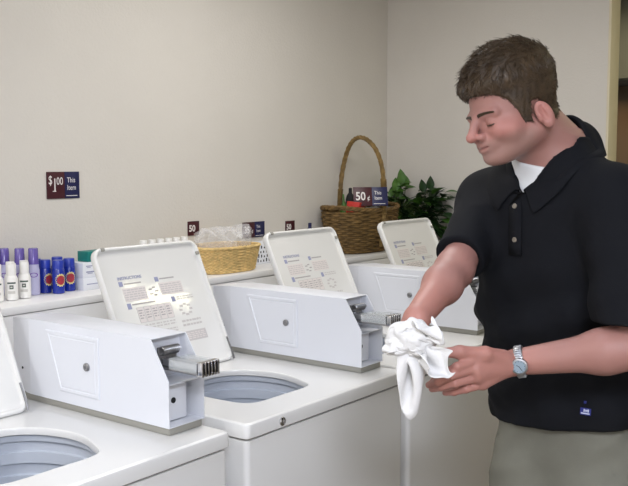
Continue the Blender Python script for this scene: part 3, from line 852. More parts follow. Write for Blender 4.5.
lo_ = [hp(-0.0248, 0.0790, -0.0550), hp(-0.0110, 0.0935, -0.0609), hp(0.0000, 0.0965, -0.0623), hp(0.0110, 0.0935, -0.0609), hp(0.0248, 0.0790, -0.0550)]
B.chain(lo_, [.003, .0055, .006, .0055, .003], .004)
sl_ = [hp(-0.0313, 0.0800, -0.0505), hp(-0.0130, 0.0995, -0.0566), hp(0.0000, 0.1035, -0.0572), hp(0.0130, 0.0995, -0.0566), hp(0.0313, 0.0800, -0.0505)]
B.chain(sl_, [.0012, .0018, .0018, .0018, .0012], .002, 'cut')
# ears
ea = math.radians(18)
for s in (-1, 1):
    R_e = HR @ np.array([[math.cos(.38 * s), -math.sin(.38 * s), 0], [math.sin(.38 * s), math.cos(.38 * s), 0], [0, 0, 1]]) @ np.array([[1, 0, 0], [0, math.cos(ea), -math.sin(ea)], [0, math.sin(ea), math.cos(ea)]]).T
    c = hp(s * .0795, -.014, -.026)
    B.ell(c, (.0074, .0172, .0290), R_e, .004)
    B.ell(c - R_e @ A3(0, -.002, .022), (.0065, .010, .010), R_e, .005)
    B.ell(c + R_e @ A3(s * .0080, .001, .004), (.0070, .0105, .0200), R_e, .0025, 'cut')
    B.cone(c + R_e @ A3(s * .003, .0135, -.006), c + R_e @ A3(s * .003, .0115, .002), .0042, .0035, .004)
    B.cone(c + R_e @ A3(s * .003, -.004, -.012), c + R_e @ A3(s * .003, -.005, .012), .0032, .0030, .003)
# hands.  each finger its own chain of three bones rooted inside the palm
def hand(V, wr, mcp, fingers, thumb, k=.012):
    for i, m in enumerate(mcp): V.cone(wr, m, .0175, .0112, k)
    for i in range(3): V.cone(mcp[i], mcp[i + 1], .0105, .0105, .006)
    V.cone(wr, (mcp[1] + mcp[2]) / 2, .019, .014, .01)
    for m, ch, r in fingers:
        V.chain([m] + ch, [r + .0022, r + .0008, r, r - .0014], .0035)
    V.chain(thumb, [.0165, .0138, .0115, .0088], .008)
LM = [at(478, 360, 1.688), at(475, 368, 1.684), at(477, 377, 1.690), at(483, 384, 1.702)]
LF = [(LM[0], [at(457, 367, 1.664), at(443, 375, 1.684), at(434, 380, 1.706)], .0082),
      (LM[1], [at(452, 375, 1.662), at(438, 382, 1.686), at(429, 385, 1.710)], .0084),
      (LM[2], [at(455, 383, 1.672), at(441, 387, 1.694), at(432, 389, 1.716)], .0080),
      (LM[3], [at(466, 389, 1.690), at(454, 392, 1.704), at(445, 393, 1.720)], .0070)]
LTH = [at(503, 358, 1.715), at(485, 354, 1.690), at(460, 352, 1.675), at(440, 353, 1.676)]
hand(B, LWR, LM, LF, LTH)
RM = [at(409, 336, 1.695), at(406, 332, 1.71), at(405, 329, 1.725), at(407, 326, 1.745)]
RF = [(RM[0], [at(403, 349, 1.69), at(406, 360, 1.70), at(411, 366, 1.71)], .0082),
      (RM[1], [at(400, 345, 1.71), at(402, 356, 1.725), at(408, 363, 1.73)], .0084),
      (RM[2], [at(399, 340, 1.73), at(401, 350, 1.745), at(406, 356, 1.745)], .0080),
      (RM[3], [at(401, 334, 1.75), at(402, 343, 1.76), at(406, 349, 1.76)], .0070)]
RTH = [at(418, 330, 1.705), at(421, 343, 1.695), at(419, 355, 1.69), at(415, 362, 1.695)]
hand(B, RWR, RM, RF, RTH)
me, V = B.mesh('body', 1)
# colour of the skin itself: lips, ruddy cheeks, nose and ears, shaved chin; plus shade painted along the mouth slit
q = (V - HC) @ HR
base = np.array(lin((161, 117, 108))); T_ = np.tile(base, (len(V), 1))
def mixc(w, rgb):
    global T_
    T_ = T_ * (1 - w[:, None]) + np.array(lin(rgb)) * w[:, None]
def near(pts, r0, r1):
    d = np.full(len(V), 9.)
    for a, b in zip(pts[:-1], pts[1:]):
        ab = b - a; t = np.clip(((V - a) @ ab) / (ab @ ab), 0, 1); d = np.minimum(d, np.linalg.norm(V - a - t[:, None] * ab, axis=1))
    return np.clip((r1 - d) / (r1 - r0), 0, 1)
inhead = np.clip((q[:, 2] + .125) / .02, 0, 1) * (np.linalg.norm(q, axis=1) < .2)
g = lambda c, r: np.exp(-np.sum(((q - np.array(c)) / np.array(r)) ** 2, 1)) * inhead
mixc(.35 * np.maximum(g((.05, .065, -.03), (.028, .05, .025)), g((-.05, .065, -.03), (.028, .05, .025))), (206, 130, 118))
mixc(.35 * g((0, .115, -.032), (.018, .025, .016)), (206, 128, 116))
mixc(.3 * np.maximum(g((.083, -.014, -.006), (.012, .035, .05)), g((-.083, -.014, -.006), (.012, .035, .05))), (214, 132, 122))
mixc(.5 * np.clip((-.036 - q[:, 2]) / .015, 0, 1) * np.clip((q[:, 1] - .0) / .02, 0, 1) * inhead, (150, 122, 112))
mixc(.65 * np.maximum(near([p - HR @ A3(0, 0, -.0005) for p in ml], .003, .0066), near(lo_, .004, .0072)) * inhead, (186, 112, 106))
mixc(.75 * near(sl_, .0012, .0034) * inhead, (108, 62, 58))  # dark crease between the lips, its shade put into the skin colour
hands_w = np.maximum(np.clip((.16 - np.linalg.norm(V - LM[1], axis=1)) / .06, 0, 1), np.clip((.16 - np.linalg.norm(V - RM[1], axis=1)) / .06, 0, 1))
mixc(.25 * hands_w, (206, 138, 122))
ca = me.color_attributes.new('tint', 'FLOAT_COLOR', 'POINT')
if len(me.vertices) == len(V):
    ca.data.foreach_set('color', np.concatenate([T_, np.ones((len(V), 1))], 1).astype(np.float32).ravel())
else: print('VERTEX COUNT CHANGED', len(me.vertices), len(V))
part(me, 'body', 'skin')
# ---- eyes, brows, lashes
def vsample(V_, p):
    i = np.clip((p - V_.lo) / V_.h, 1, np.array(V_.D.shape) - 3); b = i.astype(int); f = i - b; r = 0.
    for dx in (0, 1):
        for dy in (0, 1):
            for dz in (0, 1):
                r += V_.D[b[0] + dx, b[1] + dy, b[2] + dz] * (f[0] if dx else 1 - f[0]) * (f[1] if dy else 1 - f[1]) * (f[2] if dz else 1 - f[2])
    return float(r)
def vpush(V_, p, dist):
    p = np.array(p, float)
    for _ in range(6):
        d = vsample(V_, p); h = .004
        g_ = A3(*[vsample(V_, p + h * np.eye(3)[k]) - vsample(V_, p - h * np.eye(3)[k]) for k in range(3)]); p = p + g_ / (np.linalg.norm(g_) + 1e-9) * (dist - d) * .9
    return p
for s in (-1, 1):
    c = hp(s * .031, .0752, -.0105)
    mb = MB(); bm = bmesh.new(); bmesh.ops.create_uvsphere(bm, u_segments=20, v_segments=14, radius=.0125); mb.bm(bm, Matrix.Translation(c))
    me = bpy.data.meshes.new('eye'); o = mb.build('eye', 'eye_white', man); o.data.transform(base_inv)
    gz = HR @ A3(-.05 * s, .72, -.70); gz /= np.linalg.norm(gz)
    mb = MB().lathe([(.0058, .0112), (.0056, .0118), (.003, .0125), (0, .0128)], 16, frame(c, np.cross(ZU, gz), np.cross(gz, np.cross(ZU, gz)))); mb.s = 0
    i_ = mb.build('iris', 'iris', o); i_.data.transform(base_inv)
    mb = MB()
    arc = [hp(s * (.031 + .0130 * math.sin(a)), .0765 + .0128 * math.cos(a) * .97, -.0136 - .0016 * math.cos(a)) for a in np.linspace(-1.15, 1.25, 14)]
    mb.tube(arc, [.0006] + [.0015] * 12 + [.0006], 6); o = mb.build('eyelash', 'hair', man); o.data.transform(base_inv)
    mb = MB(); rn = random.Random(5 + s)
    for k in range(240):
        t = rn.random(); x = .012 + .036 * t; z = .0085 + .003 * math.sin(PI * t * .8) + rn.uniform(-.0036, .0036) * (1 - .5 * t)
        y = .0935 - 8. * (x - .008) ** 2
        p = vpush(B, hp(s * x, y + .004, z), .0006); e_ = vpush(B, hp(s * (x + .0065), y + .002, z + .0018 - .003 * t), .0012)
        mb.tube([p, (p + e_) / 2 + HR @ A3(0, .0008, .0003), e_], [.0008, .0006, .0001], 4)
    o = mb.build('eyebrow', 'hair', man); o.data.transform(base_inv)
# ---- hair
def hairfn(P):
    qq = (P - HC.astype(np.float32)) @ HR.astype(np.float32)
    x, y, z = qq[..., 0], qq[..., 1], qq[..., 2]
    c = np.array([0, -.013, .043]); r = np.array([.0755, .096, .081])
    w = (qq - c) / r; k0 = np.linalg.norm(w, axis=-1); k1 = np.linalg.norm(w / r, axis=-1) + 1e-9; d = k0 * (k0 - 1) / k1
    I_ = [np.clip(np.rint((P[..., k] - B.lo[k]) / B.h).astype(int), 0, B.n[k] - 1) for k in range(3)]
    d = np.minimum(d, np.where(np.abs(x) < .085, B.D[I_[0], I_[1], I_[2]], .2))
    up = np.clip((z - .04) / .06, 0, 1); fr = np.clip((y + .02) / .09, 0, 1)
    t = .0040 + up * (.0120 - .0035 * fr) + .010 * fr * np.exp(-((z - .066) / .022) ** 2) + .001 * np.clip(fr * (z - .045) / .03, 0, 1) * (z > .045)
    t += .0022 * np.sin(x * 95 + y * 30 + 1.3 * np.sin(y * 70)) * up + .0016 * np.sin(x * 210 - y * 60) * up
    line = np.interp(y, [-.11, -.092, -.060, -.036, -.028, -.012, .004, .010, .026, .034, .050, .068, .09, .13], [.03, -.026, -.046, -.026, -.002, .010, .004, -.034, -.030, -.004, .026, .042, .050, .056])
    return np.maximum(d - t, (line - z) * .8)
HV = Vol(HC - .17, HC + A3(.17, .17, .18), .0028)
HV.fn(hairfn, HC - .15, HC + .16, 0)
me, V = HV.mesh('hair', 2)
nv = len(me.vertices); co_ = np.zeros(nv * 3); me.vertices.foreach_get('co', co_); co_ = co_.reshape(-1, 3)
no_ = np.zeros(nv * 3); me.vertices.foreach_get('normal', no_); no_ = no_.reshape(-1, 3)
if ((no_ * (co_ - HC)).sum(1)).mean() < 0: no_ = -no_
hairo = part(me, 'hair', 'hair')
mb = MB(); rn = random.Random(9); ql = (co_ - HC) @ HR; nl = no_ @ HR; cnt = 0
while cnt < 5200:
    i = rn.randrange(nv); x, y, z = ql[i]; n = nl[i]
    rad = (ql[i] - np.array([0, -.006, .045])); 
    if n @ rad < 0 : continue
    top = max(0, min(1, (z - .055) / .05)); front = max(0, min(1, (y - .03) / .05))
    side = 1 if x > 0 else -1
    d = np.array([.25 * side * (1 - top) + .15 * top, .75 * top - .55 * (1 - top) * (1 if y < .04 else -.2), -.75 * (1 - top) + (.10 + .28 * front) * top])
    d += np.array([rn.uniform(-.28, .28), rn.uniform(-.28, .28), rn.uniform(-.22, .22)]); d -= n * (d @ n) * .75
    L = (.007 + .019 * top) * rn.uniform(.6, 1.25); d = d / np.linalg.norm(d)
    lift = rn.uniform(.0008, .0035) * (.5 + top) + (.006 * rn.random() if z > .11 and rn.random() < .25 else 0)
    p0 = ql[i] - n * .0012; p1 = p0 + d * L * .5 + n * (lift * .8 + .0012); p2 = p0 + d * L + n * lift
    if p2[2] < -.07: continue
    mb.tube([hp(*p0), hp(*p1), hp(*p2)], [.0008, .0007, .0001], 3); cnt += 1
o = mb.build('hair_strands', 'hair', hairo); o.data.transform(base_inv)
# ---- undershirt
def hit(V_, px, py, d0=1.6, d1=2.2):
    for D in np.arange(d0, d1, .002):
        q_ = at(px, py, D)
        if np.all(q_ > V_.lo) and np.all(q_ < V_.lo + V_.h * (V_.n - 2)) and vsample(V_, q_) < 0: return q_
    return at(px, py, (d0 + d1) / 2)
pl_ = [at(557, 165, 1.86), at(523, 174, 1.83), at(512, 161, 1.90)]
tn = np.cross(pl_[1] - pl_[0], pl_[2] - pl_[0]); tn /= np.linalg.norm(tn); tn = tn if tn[2] > 0 else -tn
U = Vol((.05, -.85, 1.30), (.60, -.25, 1.68), .003)
def tee_fn(P):
    return torso(.004)(P)
U.fn(tee_fn, TLO, THI, .01)
for s in (LS, RS): U.cone(s, NEC, .060, .055, .05)
U.cone(nk0, hp(0, -.030, -.045), .066, .060, .03)
U.fn(lambda P: -((P - pl_[0]) @ tn), (.0, -.9, 1.3), (.7, -.2, 1.75), .003, 'cut')
me, V = U.mesh('undershirt', 2); part(me, 'undershirt', 'tee')
# ---- polo shirt
# creases
def crease(P):
    w = np.clip((1.40 - P[..., 2]) / .2, .15, 1)
    a = wav(P, [((18, 22, 58), .4, .0030), ((-31, 17, 44), 1.9, .0022), ((52, -40, 23), .7, .0016), ((70, 55, -35), 2.2, .0010)])
    r = np.linalg.norm(P - (RS - ZU * .05), axis=-1); l = np.linalg.norm(P - (LS - ZU * .09), axis=-1)
    a = a + .0035 * np.exp(-(r / .12) ** 2) * np.sin(95 * (P @ A3(.3, .2, .93))) + .0035 * np.exp(-(l / .14) ** 2) * np.sin(80 * (P @ A3(-.5, .2, .8)))
    return 1.5 * a * w - .003
Sh = Vol((.02, -1.0, .92), (.72, -.15, 1.70), .004)
LH, RH = at(639, 323, 1.69), RS + (RE - RS) * .84
Sh.cone(LS, LH, .070, .082, .04); Sh.cone(RS, RH, .063, .051, .035)
Sh.warp(lambda P: crease(P))
for e_, hnd, r in ((LH, LH - ZU * .08 + (LH - LS) * .06, .077), (RH, RE, .046)):
    d = (hnd - e_) / np.linalg.norm(hnd - e_)
    def sl_end(P, e_=e_, d=d):
        v = P - e_; s = v @ d; rr = np.linalg.norm(v - s[..., None] * d, axis=-1); return np.maximum(.0 - s, rr - .105)
    Sh.fn(sl_end, e_ - .11 + d * .06, e_ + .11 + d * .06, .004, 'cut')
    Sh.cone(e_ - d * .018, e_ + d * .05, r * .80, r * .82, .002, 'cut')
Sh.fn(lambda P: torso(.013)(P) + crease(P), TLO, THI, .03)
for s in (LS, RS): Sh.cone(s, NEC - ZU * .006, .069, .058, .05)
Sh.cone(nk0 - ZU * .02, nk0, .072, .068, .03)
Pf, Pb = hit(Sh, 520, 196), at(571, 121, 1.965)
print('V', Pf, (Pf - CP) @ FW)
Cc = (Pf + Pb) / 2; e1 = (Pf - Pb); eL = np.linalg.norm(e1) / 2; e1 /= np.linalg.norm(e1)
e2 = LT_ - e1 * (LT_ @ e1); e2 /= np.linalg.norm(e2); en = np.cross(e1, e2); en = en if en[2] > 0 else -en
hz0 = hit(Sh, 508, 424); hz1 = hit(Sh, 600, 433); hd = hz1 - hz0
hn = np.cross(hd, np.cross(ZU, hd)); hn /= np.linalg.norm(hn); hn = hn if hn[2] > 0 else -hn
Sh.fn(lambda P: (P - hz0) @ hn, (-.2, -1.1, .8), (.9, 0, 1.02), .006, 'cut')          # hem
def neckcut(P):
    p = P - Cc; s = p @ e1; t = p @ e2; n_ = p @ en
    wd = np.where(s < 0, .076 * np.sqrt(np.clip(1 - (s / eL) ** 2, 0, 1)), .076 * np.clip(1 - s / eL, 0, 1) ** .92)
    wd = np.where(np.abs(s) > eL, -(np.abs(s) - eL), wd)
    return np.maximum(np.abs(t) - wd, np.abs(n_) - .10) * .9
Sh.fn(neckcut, Cc - .2, Cc + .2, .004, 'cut')
me, V = Sh.mesh('polo_shirt', 2); shirt = part(me, 'polo_shirt', 'shirt')
def sample(p):
    i = np.clip(((p - Sh.lo) / Sh.h), 1, np.array(Sh.D.shape) - 3); b = i.astype(int); f = i - b; r = 0.
    for dx in (0, 1):
        for dy in (0, 1):
            for dz in (0, 1):
                r += Sh.D[b[0] + dx, b[1] + dy, b[2] + dz] * (f[0] if dx else 1 - f[0]) * (f[1] if dy else 1 - f[1]) * (f[2] if dz else 1 - f[2])
    return float(r)
def grad(p, h=.006):
    g_ = A3(*[sample(p + h * A3(*(np.eye(3)[k]))) - sample(p - h * A3(*(np.eye(3)[k]))) for k in range(3)]); return g_ / (np.linalg.norm(g_) + 1e-9)
def push(p, dist, both=False):
    p = np.array(p, float)
    for _ in range(8):
        d = sample(p)
        if d < dist or both: p = p + grad(p) * (dist - d) * .8
    return p
# collar: stand and turned-down leaf round the neck opening
def collar_curve(t):               # t from -1 (his right front) through 0 (nape) to 1 (his left front)
    sg = 1 if t >= 0 else -1; t = abs(t)
    if t < .5:
        a = t / .5 * PI / 2; return Cc - e1 * eL * math.cos(a) + e2 * sg * .080 * math.sin(a) - ZU * .022 * math.sin(a)
    u = (t - .5) / .5; return Cc + e1 * eL * u * .90 + e2 * sg * (.080 * (1 - u) ** .92 + .004) - ZU * .022 * (1 - u)
NT = 70; rows = []
for i in range(NT + 1):
    t = -1 + 2 * i / NT; E_ = collar_curve(t); at_ = abs(t)
    rad = E_ - Cc; rad -= en * (rad @ en); rad /= np.linalg.norm(rad) + 1e-9
    out = rad * .8 + (A3(0, 0, 0)); 
    wq = min(1, max(0, (at_ - .40) / .35)); wq = wq * wq * (3 - 2 * wq); out = out * (1 - .6 * wq) + e2 * (1 if t > 0 else -1) * .8 * wq
    out /= np.linalg.norm(out)
    Ln = .046 + .006 * max(0, (at_ - .55) / .45)
    rise = .014 * (1 - .8 * min(1, at_ / .5))+ .003
    prof_ = [E_ - out * .004 - en * .012, E_ + en * (rise * .4), push(E_ + en * rise, .003), push(E_ + out * .005 + en * (rise + .003), .005), push(E_ + out * .012 + en * rise * .6, .006)]
    for s_ in (.25, .5, .75, 1.):
        dn = E_ + out * (.012 + Ln * .62 * s_) - ZU * (Ln * .50 * s_) + e1 * .010 * s_ * min(1, max(0, (at_ - .6) / .3))
        prof_.append(push(dn, .0055 + .002 * math.sin(PI * s_)))
    rows.append(prof_)
rw = np.array(rows)
for _ in range(6): rw[1:-1] = .5 * rw[1:-1] + .25 * (rw[:-2] + rw[2:])
rows = list(rw)
vs = [tuple(p) for r in rows for p in r]; K = len(rows[0]); fs = [[i * K + j, i * K + j + 1, (i + 1) * K + j + 1, (i + 1) * K + j] for i in range(NT) for j in range(K - 1)]
me = bpy.data.meshes.new('collar'); me.from_pydata(vs, [], fs); me.transform(base_inv)
o = obj_from_mesh('collar', me, 'shirt', shirt); md = o.modifiers.new('thick', 'SOLIDIFY'); md.thickness = .0022; md.offset = 0
md = o.modifiers.new('sub', 'SUBSURF'); md.levels = md.render_levels = 1
# placket with two buttons
mb = MB(); L = []; p0 = Pf - e1 * .012
for k in range(9):
    c = push(p0 + (e1 * .006 if k == 0 else 0) + A3(0, 0, -1) * .0165 * k + FT * (.004 * k), .0025, True); gr = grad(c); sd = np.cross(gr, ZU); sd /= np.linalg.norm(sd)
    L.append((push(c + sd * .016, .0022, True), push(c - sd * .016, .0022, True), gr))
vs = [tuple(x) for a, b, n in L for x in (a, b)]; fs = [[2 * i, 2 * i + 1, 2 * i + 3, 2 * i + 2] for i in range(8)]
me = bpy.data.meshes.new('placket'); me.from_pydata(vs, [], fs); me.transform(base_inv); o = obj_from_mesh('placket', me, 'shirt', shirt)
md = o.modifiers.new('thick', 'SOLIDIFY'); md.thickness = .003; md.offset = 0
for k in (2, 6):
    c = (np.array(L[k][0]) + np.array(L[k][1])) / 2; n = L[k][2]; c = push(c, .004, True)
    mb = MB().lathe([(.0052, -.001), (.0055, .0012), (.0042, .002), (.003, .0014), (0, .0014)], 14, frame(c, np.cross(ZU, n), np.cross(n, np.cross(ZU, n))))
    b_ = mb.build('button', 'button', shirt); b_.data.transform(base_inv)
# embroidered mark near the hem
c = push(at(586, 410, 1.82), .0012, True); n = grad(c); xx = np.cross(ZU, n); T = frame(c, xx, np.cross(n, xx))
mb = MB(); mb.cur = 0
mb.box((-.010, -.010, -.001), (.012, .004, .0004), .0004, T); mb.box((-.004, .013, -.001), (.001, .018, .0004), .0003, T)
mb.cur = 1
for (x0_, y0_, x1_, y1_) in ((-.008, -.008, .010, -.0055), (-.003, -.004, -.0005, .002), (.001, -.004, .0035, .001), (.005, -.004, .008, .002), (-.002, -.0015, .006, .0005)): mb.box((x0_, y0_, 0), (x1_, y1_, .0008), .0002, T)
o = mb.build('embroidered_mark', ['thread_blue', 'thread_white'], shirt); o.data.transform(base_inv)
# ---- trousers
Tr = Vol((.05, -.95, .06), (.70, -.20, 1.02), .005)
Tr.fn(torso(-.002), (.05, -.95, .84), (.7, -.2, 1.0), .01)
Tr.fn(lambda P: .985 - P[..., 2], (0, -1, .9), (.8, -.1, 1.3), .003, 'cut')
Tr.fn(lambda P: P[..., 2] - .985, (0, -1, .9), (.8, -.1, 1.1), 0, 'cut') if False else None
HJ = [PEL + LT_ * .082 - ZU * .06 + FT * .012, PEL - LT_ * .082 - ZU * .06 + FT * .012]
FEET = []
for s, j in ((1, HJ[0]), (-1, HJ[1])):
    kn = j + LT_ * .03 * s + FT * .02; kn[2] = .50; an = j + LT_ * .05 * s - FT * .02; an[2] = .10; FEET.append(an)
    Tr.cone(j, kn, .099, .080, .03); Tr.cone(kn, an, .078, .072, .02)
Tr.warp(lambda P: wav(P, [((20, 30, 75), .2, .0022), ((-40, 25, 60), 1.3, .0016), ((35, -60, -80), 2.1, .0012)]))
Tr.fn(lambda P: P[..., 2] - .085, (0, -1, .0), (.8, -.1, .12), .003, 'cut')
fr_ = PEL + FT * .125 + ZU * .02                                     # fly
Tr.cone(fr_ + ZU * .06 + LT_ * .012, fr_ - ZU * .10 + LT_ * .006 - FT * .012, .0022, .0022, .004, 'cut')
for s in (1, -1):                                                    # slanted pocket mouths
    Tr.cone(PEL + LT_ * .125 * s + FT * .090 + ZU * .07, PEL + LT_ * .172 * s + FT * .03 - ZU * .07, .003, .003, .003, 'cut')
me, V = Tr.mesh('trousers', 2); part(me, 'trousers', 'khaki')
for an in FEET:
    X = Vol(A3(an[0], an[1], 0) - .24, A3(an[0] + .24, an[1] + .24, .20), .006); a2 = A3(an[0], an[1], 0)
    R_s = np.stack([LT_, FT, ZU], 1)
    X.cone(a2 - FT * .03 + ZU * .05, a2 + FT * .13 + ZU * .035, .042, .036, .03); X.ell(a2 + FT * .15 + ZU * .03, (.046, .065, .034), R_s, .03); X.cone(a2 + ZU * .06 - FT * .02, a2 + ZU * .12 - FT * .02, .045, .05, .03)
    X.fn(lambda P: P[..., 2] - .014, (an[0] - .3, an[1] - .3, -.3), (an[0] + .3, an[1] + .3, .05), .002, 'cut')
    me, V = X.mesh('shoe', 1); so = part(me, 'shoe', 'shoe')
    Lp = []
    for i in range(36):
        a = 2 * PI * i / 36; v = math.sin(a); u = math.cos(a); Lp.append(a2 + FT * (.07 + .145 * v) + LT_ * (.043 + .006 * v) * u)
    mb = MB().loops([[Vector(p + ZU * z) for p in Lp] for z in (.001, .016, .020)]); o = mb.build('sole', 'sole', so); o.data.transform(base_inv)
# ---- wristwatch
wa = (LE - LWR) / np.linalg.norm(LE - LWR); wc = LWR + wa * .006
dn = -FW * .97 - UP * .10 ; dn = dn - wa * (dn @ wa); dn /= np.linalg.norm(dn); sd = np.cross(wa, dn)
mb = MB(); n = 36; ra, rb = .0285, .0285
pts = lambda r, z: [Vector(wc + sd * (r + ra) * math.sin(2 * PI * i / n) + dn * (r + rb) * math.cos(2 * PI * i / n) + wa * z) for i in range(n)]
mb.loops([pts(r, z) for r, z in ((-.002, -.008), (.0012, -.0085), (.002, -.007), (.002, .007), (.0012, .0085), (-.002, .008), (-.002, -.008))], cap0=False, cap1=False)
for i in range(n):
    a = 2 * PI * i / n; c = wc + sd * (ra + .0022) * math.sin(a) + dn * (rb + .0022) * math.cos(a); rd = sd * math.sin(a) + dn * math.cos(a); tg = np.cross(wa, rd)
    mb.box((-.0072, -.0021, -.001), (.0072, .0021, .0012), .0005, frame(c, wa, tg))
wt = mb.build('watch', 'watch_steel', man); wt.data.transform(base_inv)
T = frame(wc + dn * (rb + .001), wa, np.cross(dn, wa))
o = MB().lathe([(.014, -.002), (.0162, .0), (.0166, .004), (.0156, .0072), (.0128, .0080), (.0122, .0066), (0, .0066)], 32, T).build('watch_case', 'watch_steel', wt); o.data.transform(base_inv)
mb = MB().lathe([(.0122, .0066), (.0122, .0069), (0, .0069)], 28, T)
o = mb.build('watch_dial', 'watch_dial', wt); o.data.transform(base_inv)
mb = MB()
for k in range(12):
    a = 2 * PI * k / 12; mb.box((-.0004, .0095, .0069), (.0004, .0112, .0072), 0, T @ Matrix.Rotation(a, 4, 'Z'))
for a, l in ((.9, .006), (3.6, .0088)): mb.box((-.0005, -.001, .0070), (.0005, l, .0074), 0, T @ Matrix.Rotation(a, 4, 'Z'))
o = mb.build('watch_hands', 'dark_gap', wt); o.data.transform(base_inv)

# ================================================================ TOWEL
def crumple(n=54, size=.40, steps=340, seed=4):
    """a square of cloth gathered between two hands: springs, gravity, a grip that closes, no self-crossing"""
    rs = np.random.RandomState(seed); d0 = size / (n - 1)
    g = (np.arange(n) / (n - 1) - .5) * size
    X = np.zeros((n, n, 3)); S_, T2 = np.meshgrid(g, g, indexing='ij')
    c45 = math.cos(.75); s45 = math.sin(.75)
    X[..., 0] = S_ * c45 - T2 * s45; X[..., 1] = S_ * s45 + T2 * c45
    X[..., 2] = .035 - 1.6 * (S_ ** 2 + T2 ** 2) + .016 * np.sin(S_ * 38 + 1) + .016 * np.sin(T2 * 44 + S_ * 20) + rs.randn(n, n) * .0015
    R0 = X.copy(); V_ = np.zeros_like(X)
    # corners: a = hangs, b = front flap over the fingers, c = up at the far hand, d = left
    pins = {(0, 0): None, (n - 1, 0): (.062, -.050, .046), (n - 1, 8): (.060, -.012, .044), (n - 9, 0): (.022, -.046, .050), (n - 1, n - 1): (.026, .059, .014), (n - 1, n - 10): (.042, .026, .034), (n - 10, n - 1): (-.006, .046, .032), (0, n - 1): (-.045, -.020, .020)}
    I, J = np.meshgrid(np.arange(n), np.arange(n), indexing='ij')
    cor = lambda i, j: np.hypot((I - i) * d0, (J - j) * d0)
    wgt = np.clip((cor(0, 0) - .115) / .05, 0, 1)
    wgt = np.minimum(wgt, np.clip((cor(n - 1, 0) - .06) / .04, 0, 1)); wgt = np.minimum(wgt, np.clip((cor(n - 1, n - 1) - .06) / .03, 0, 1))
    def sat(A, B, L, k):
        dv = X[B] - X[A]; l = np.linalg.norm(dv, axis=-1, keepdims=True) + 1e-9; c = dv * (.5 * k * (l - L) / l); X[A] += c; X[B] -= c
    sl = lambda a, b, st: slice(a, b, st)
    st_c = []
    for ax in (0, 1):
        for ph in (0, 1):
            m = (n - 1 - ph) // 2; a = slice(ph, ph + 2 * m, 2); b = slice(ph + 1, ph + 1 + 2 * m, 2)
            st_c.append(((a, slice(None)), (b, slice(None))) if ax == 0 else ((slice(None), a), (slice(None), b)))
    sh_c = []
    for ph in (0, 1):
        m = (n - 1 - ph) // 2; a = slice(ph, ph + 2 * m, 2); b = slice(ph + 1, ph + 1 + 2 * m, 2)
        sh_c += [((a, slice(0, n - 1)), (b, slice(1, n))), ((a, slice(1, n)), (b, slice(0, n - 1)))]
    bd_c = [((slice(0, n - 2), slice(None)), (slice(2, n), slice(None))), ((slice(None), slice(0, n - 2)), (slice(None), slice(2, n)))]
    Cc0 = np.array([-.002, .006, 0.])
    th = .0088; gi = (I * 1000 + J).ravel()
    for s in range(steps):
        f = min(1, s / (steps * .6)); f = f * f * (3 - 2 * f)
        V_[..., 1] -= 9.8 * .006 * (.25 + .75 * f) * (1 - .92 * np.clip(wgt * 1.5, 0, 1)); V_ *= .93
        P0 = X.copy(); X += V_ * .006
        rad = np.array([.19, .19, .10]) * (1 - f) + np.array([.053, .049, .044]) * f; core = np.array([.034, .030, .022]) * min(1, .35 + f)
        for it in range(7):
            for A, B in st_c: sat(A, B, d0, .9)
            for A, B in sh_c: sat(A, B, d0 * 1.41421, .45)
            for A, B in bd_c: sat(A, B, d0 * 2, .10)
            q = (X - Cc0) / rad; r = np.linalg.norm(q, axis=-1); u_ = q / np.maximum(r, 1e-6)[..., None]
            lump = 1 - .26 * f * (np.abs(np.sin(3.1 * u_[..., 0] + 2.2 * u_[..., 1] + .6)) ** 6 + np.abs(np.sin(2.6 * u_[..., 1] - 2.9 * u_[..., 0] + 1.7 * u_[..., 2] + 2.0)) ** 6 + .7 * np.abs(np.sin(4.3 * u_[..., 0] * u_[..., 1] + 3.4 * u_[..., 2] + .9)) ** 5)
            m = np.clip(r - lump, 0, None) / np.maximum(r, 1e-6)
            X -= (X - Cc0) * (m * wgt * .35)[..., None]
            q = (X - Cc0) / core; r = np.linalg.norm(q, axis=-1); m = np.clip(1 / np.maximum(r, .05) - 1, 0, 2)
            X += (X - Cc0) * (m * .5)[..., None]
            for (i, j), t in pins.items():
                if t is not None: X[i, j] = R0[i, j] * (1 - f) + np.array(t) * f
        if s % 2 == 0:
            F = X.reshape(-1, 3); cell = np.floor(F / th).astype(int); cell -= cell.min(0); dims = cell.max(0) + 3
            key = ((cell[:, 0] + 1) * dims[1] + cell[:, 1] + 1) * dims[2] + cell[:, 2] + 1; order = np.argsort(key, kind='stable'); ks = key[order]
            push_ = np.zeros_like(F); cn = np.zeros(len(F))
            for dx in (-1, 0, 1):
                for dy in (-1, 0, 1):
                    for dz in (-1, 0, 1):
                        k2 = key + (dx * dims[1] + dy) * dims[2] + dz; lo = np.searchsorted(ks, k2, 'left'); hi = np.searchsorted(ks, k2, 'right')
                        for o in range(int((hi - lo).max(initial=0))):
                            ok = np.where(lo + o < hi)[0]; b = order[(lo + o)[ok]]
                            far = (np.abs(I.ravel()[ok] - I.ravel()[b]) + np.abs(J.ravel()[ok] - J.ravel()[b])) > 2
                            a, b = ok[far], b[far]; dv = F[a] - F[b]; l = np.linalg.norm(dv, axis=1) + 1e-9; hit = l < th
                            a, dv, l = a[hit], dv[hit], l[hit]
                            np.add.at(push_, a, dv / l[:, None] * ((th - l) * .5)[:, None]); np.add.at(cn, a, 1)
            X += (push_ / np.maximum(cn, 1)[:, None]).reshape(X.shape) * .9
        V_ = (X - P0) / .006; sp = np.linalg.norm(V_, axis=-1, keepdims=True); V_ *= np.minimum(1, .8 / np.maximum(sp, 1e-6))
    return X
TC = at(413, 341, 1.670)
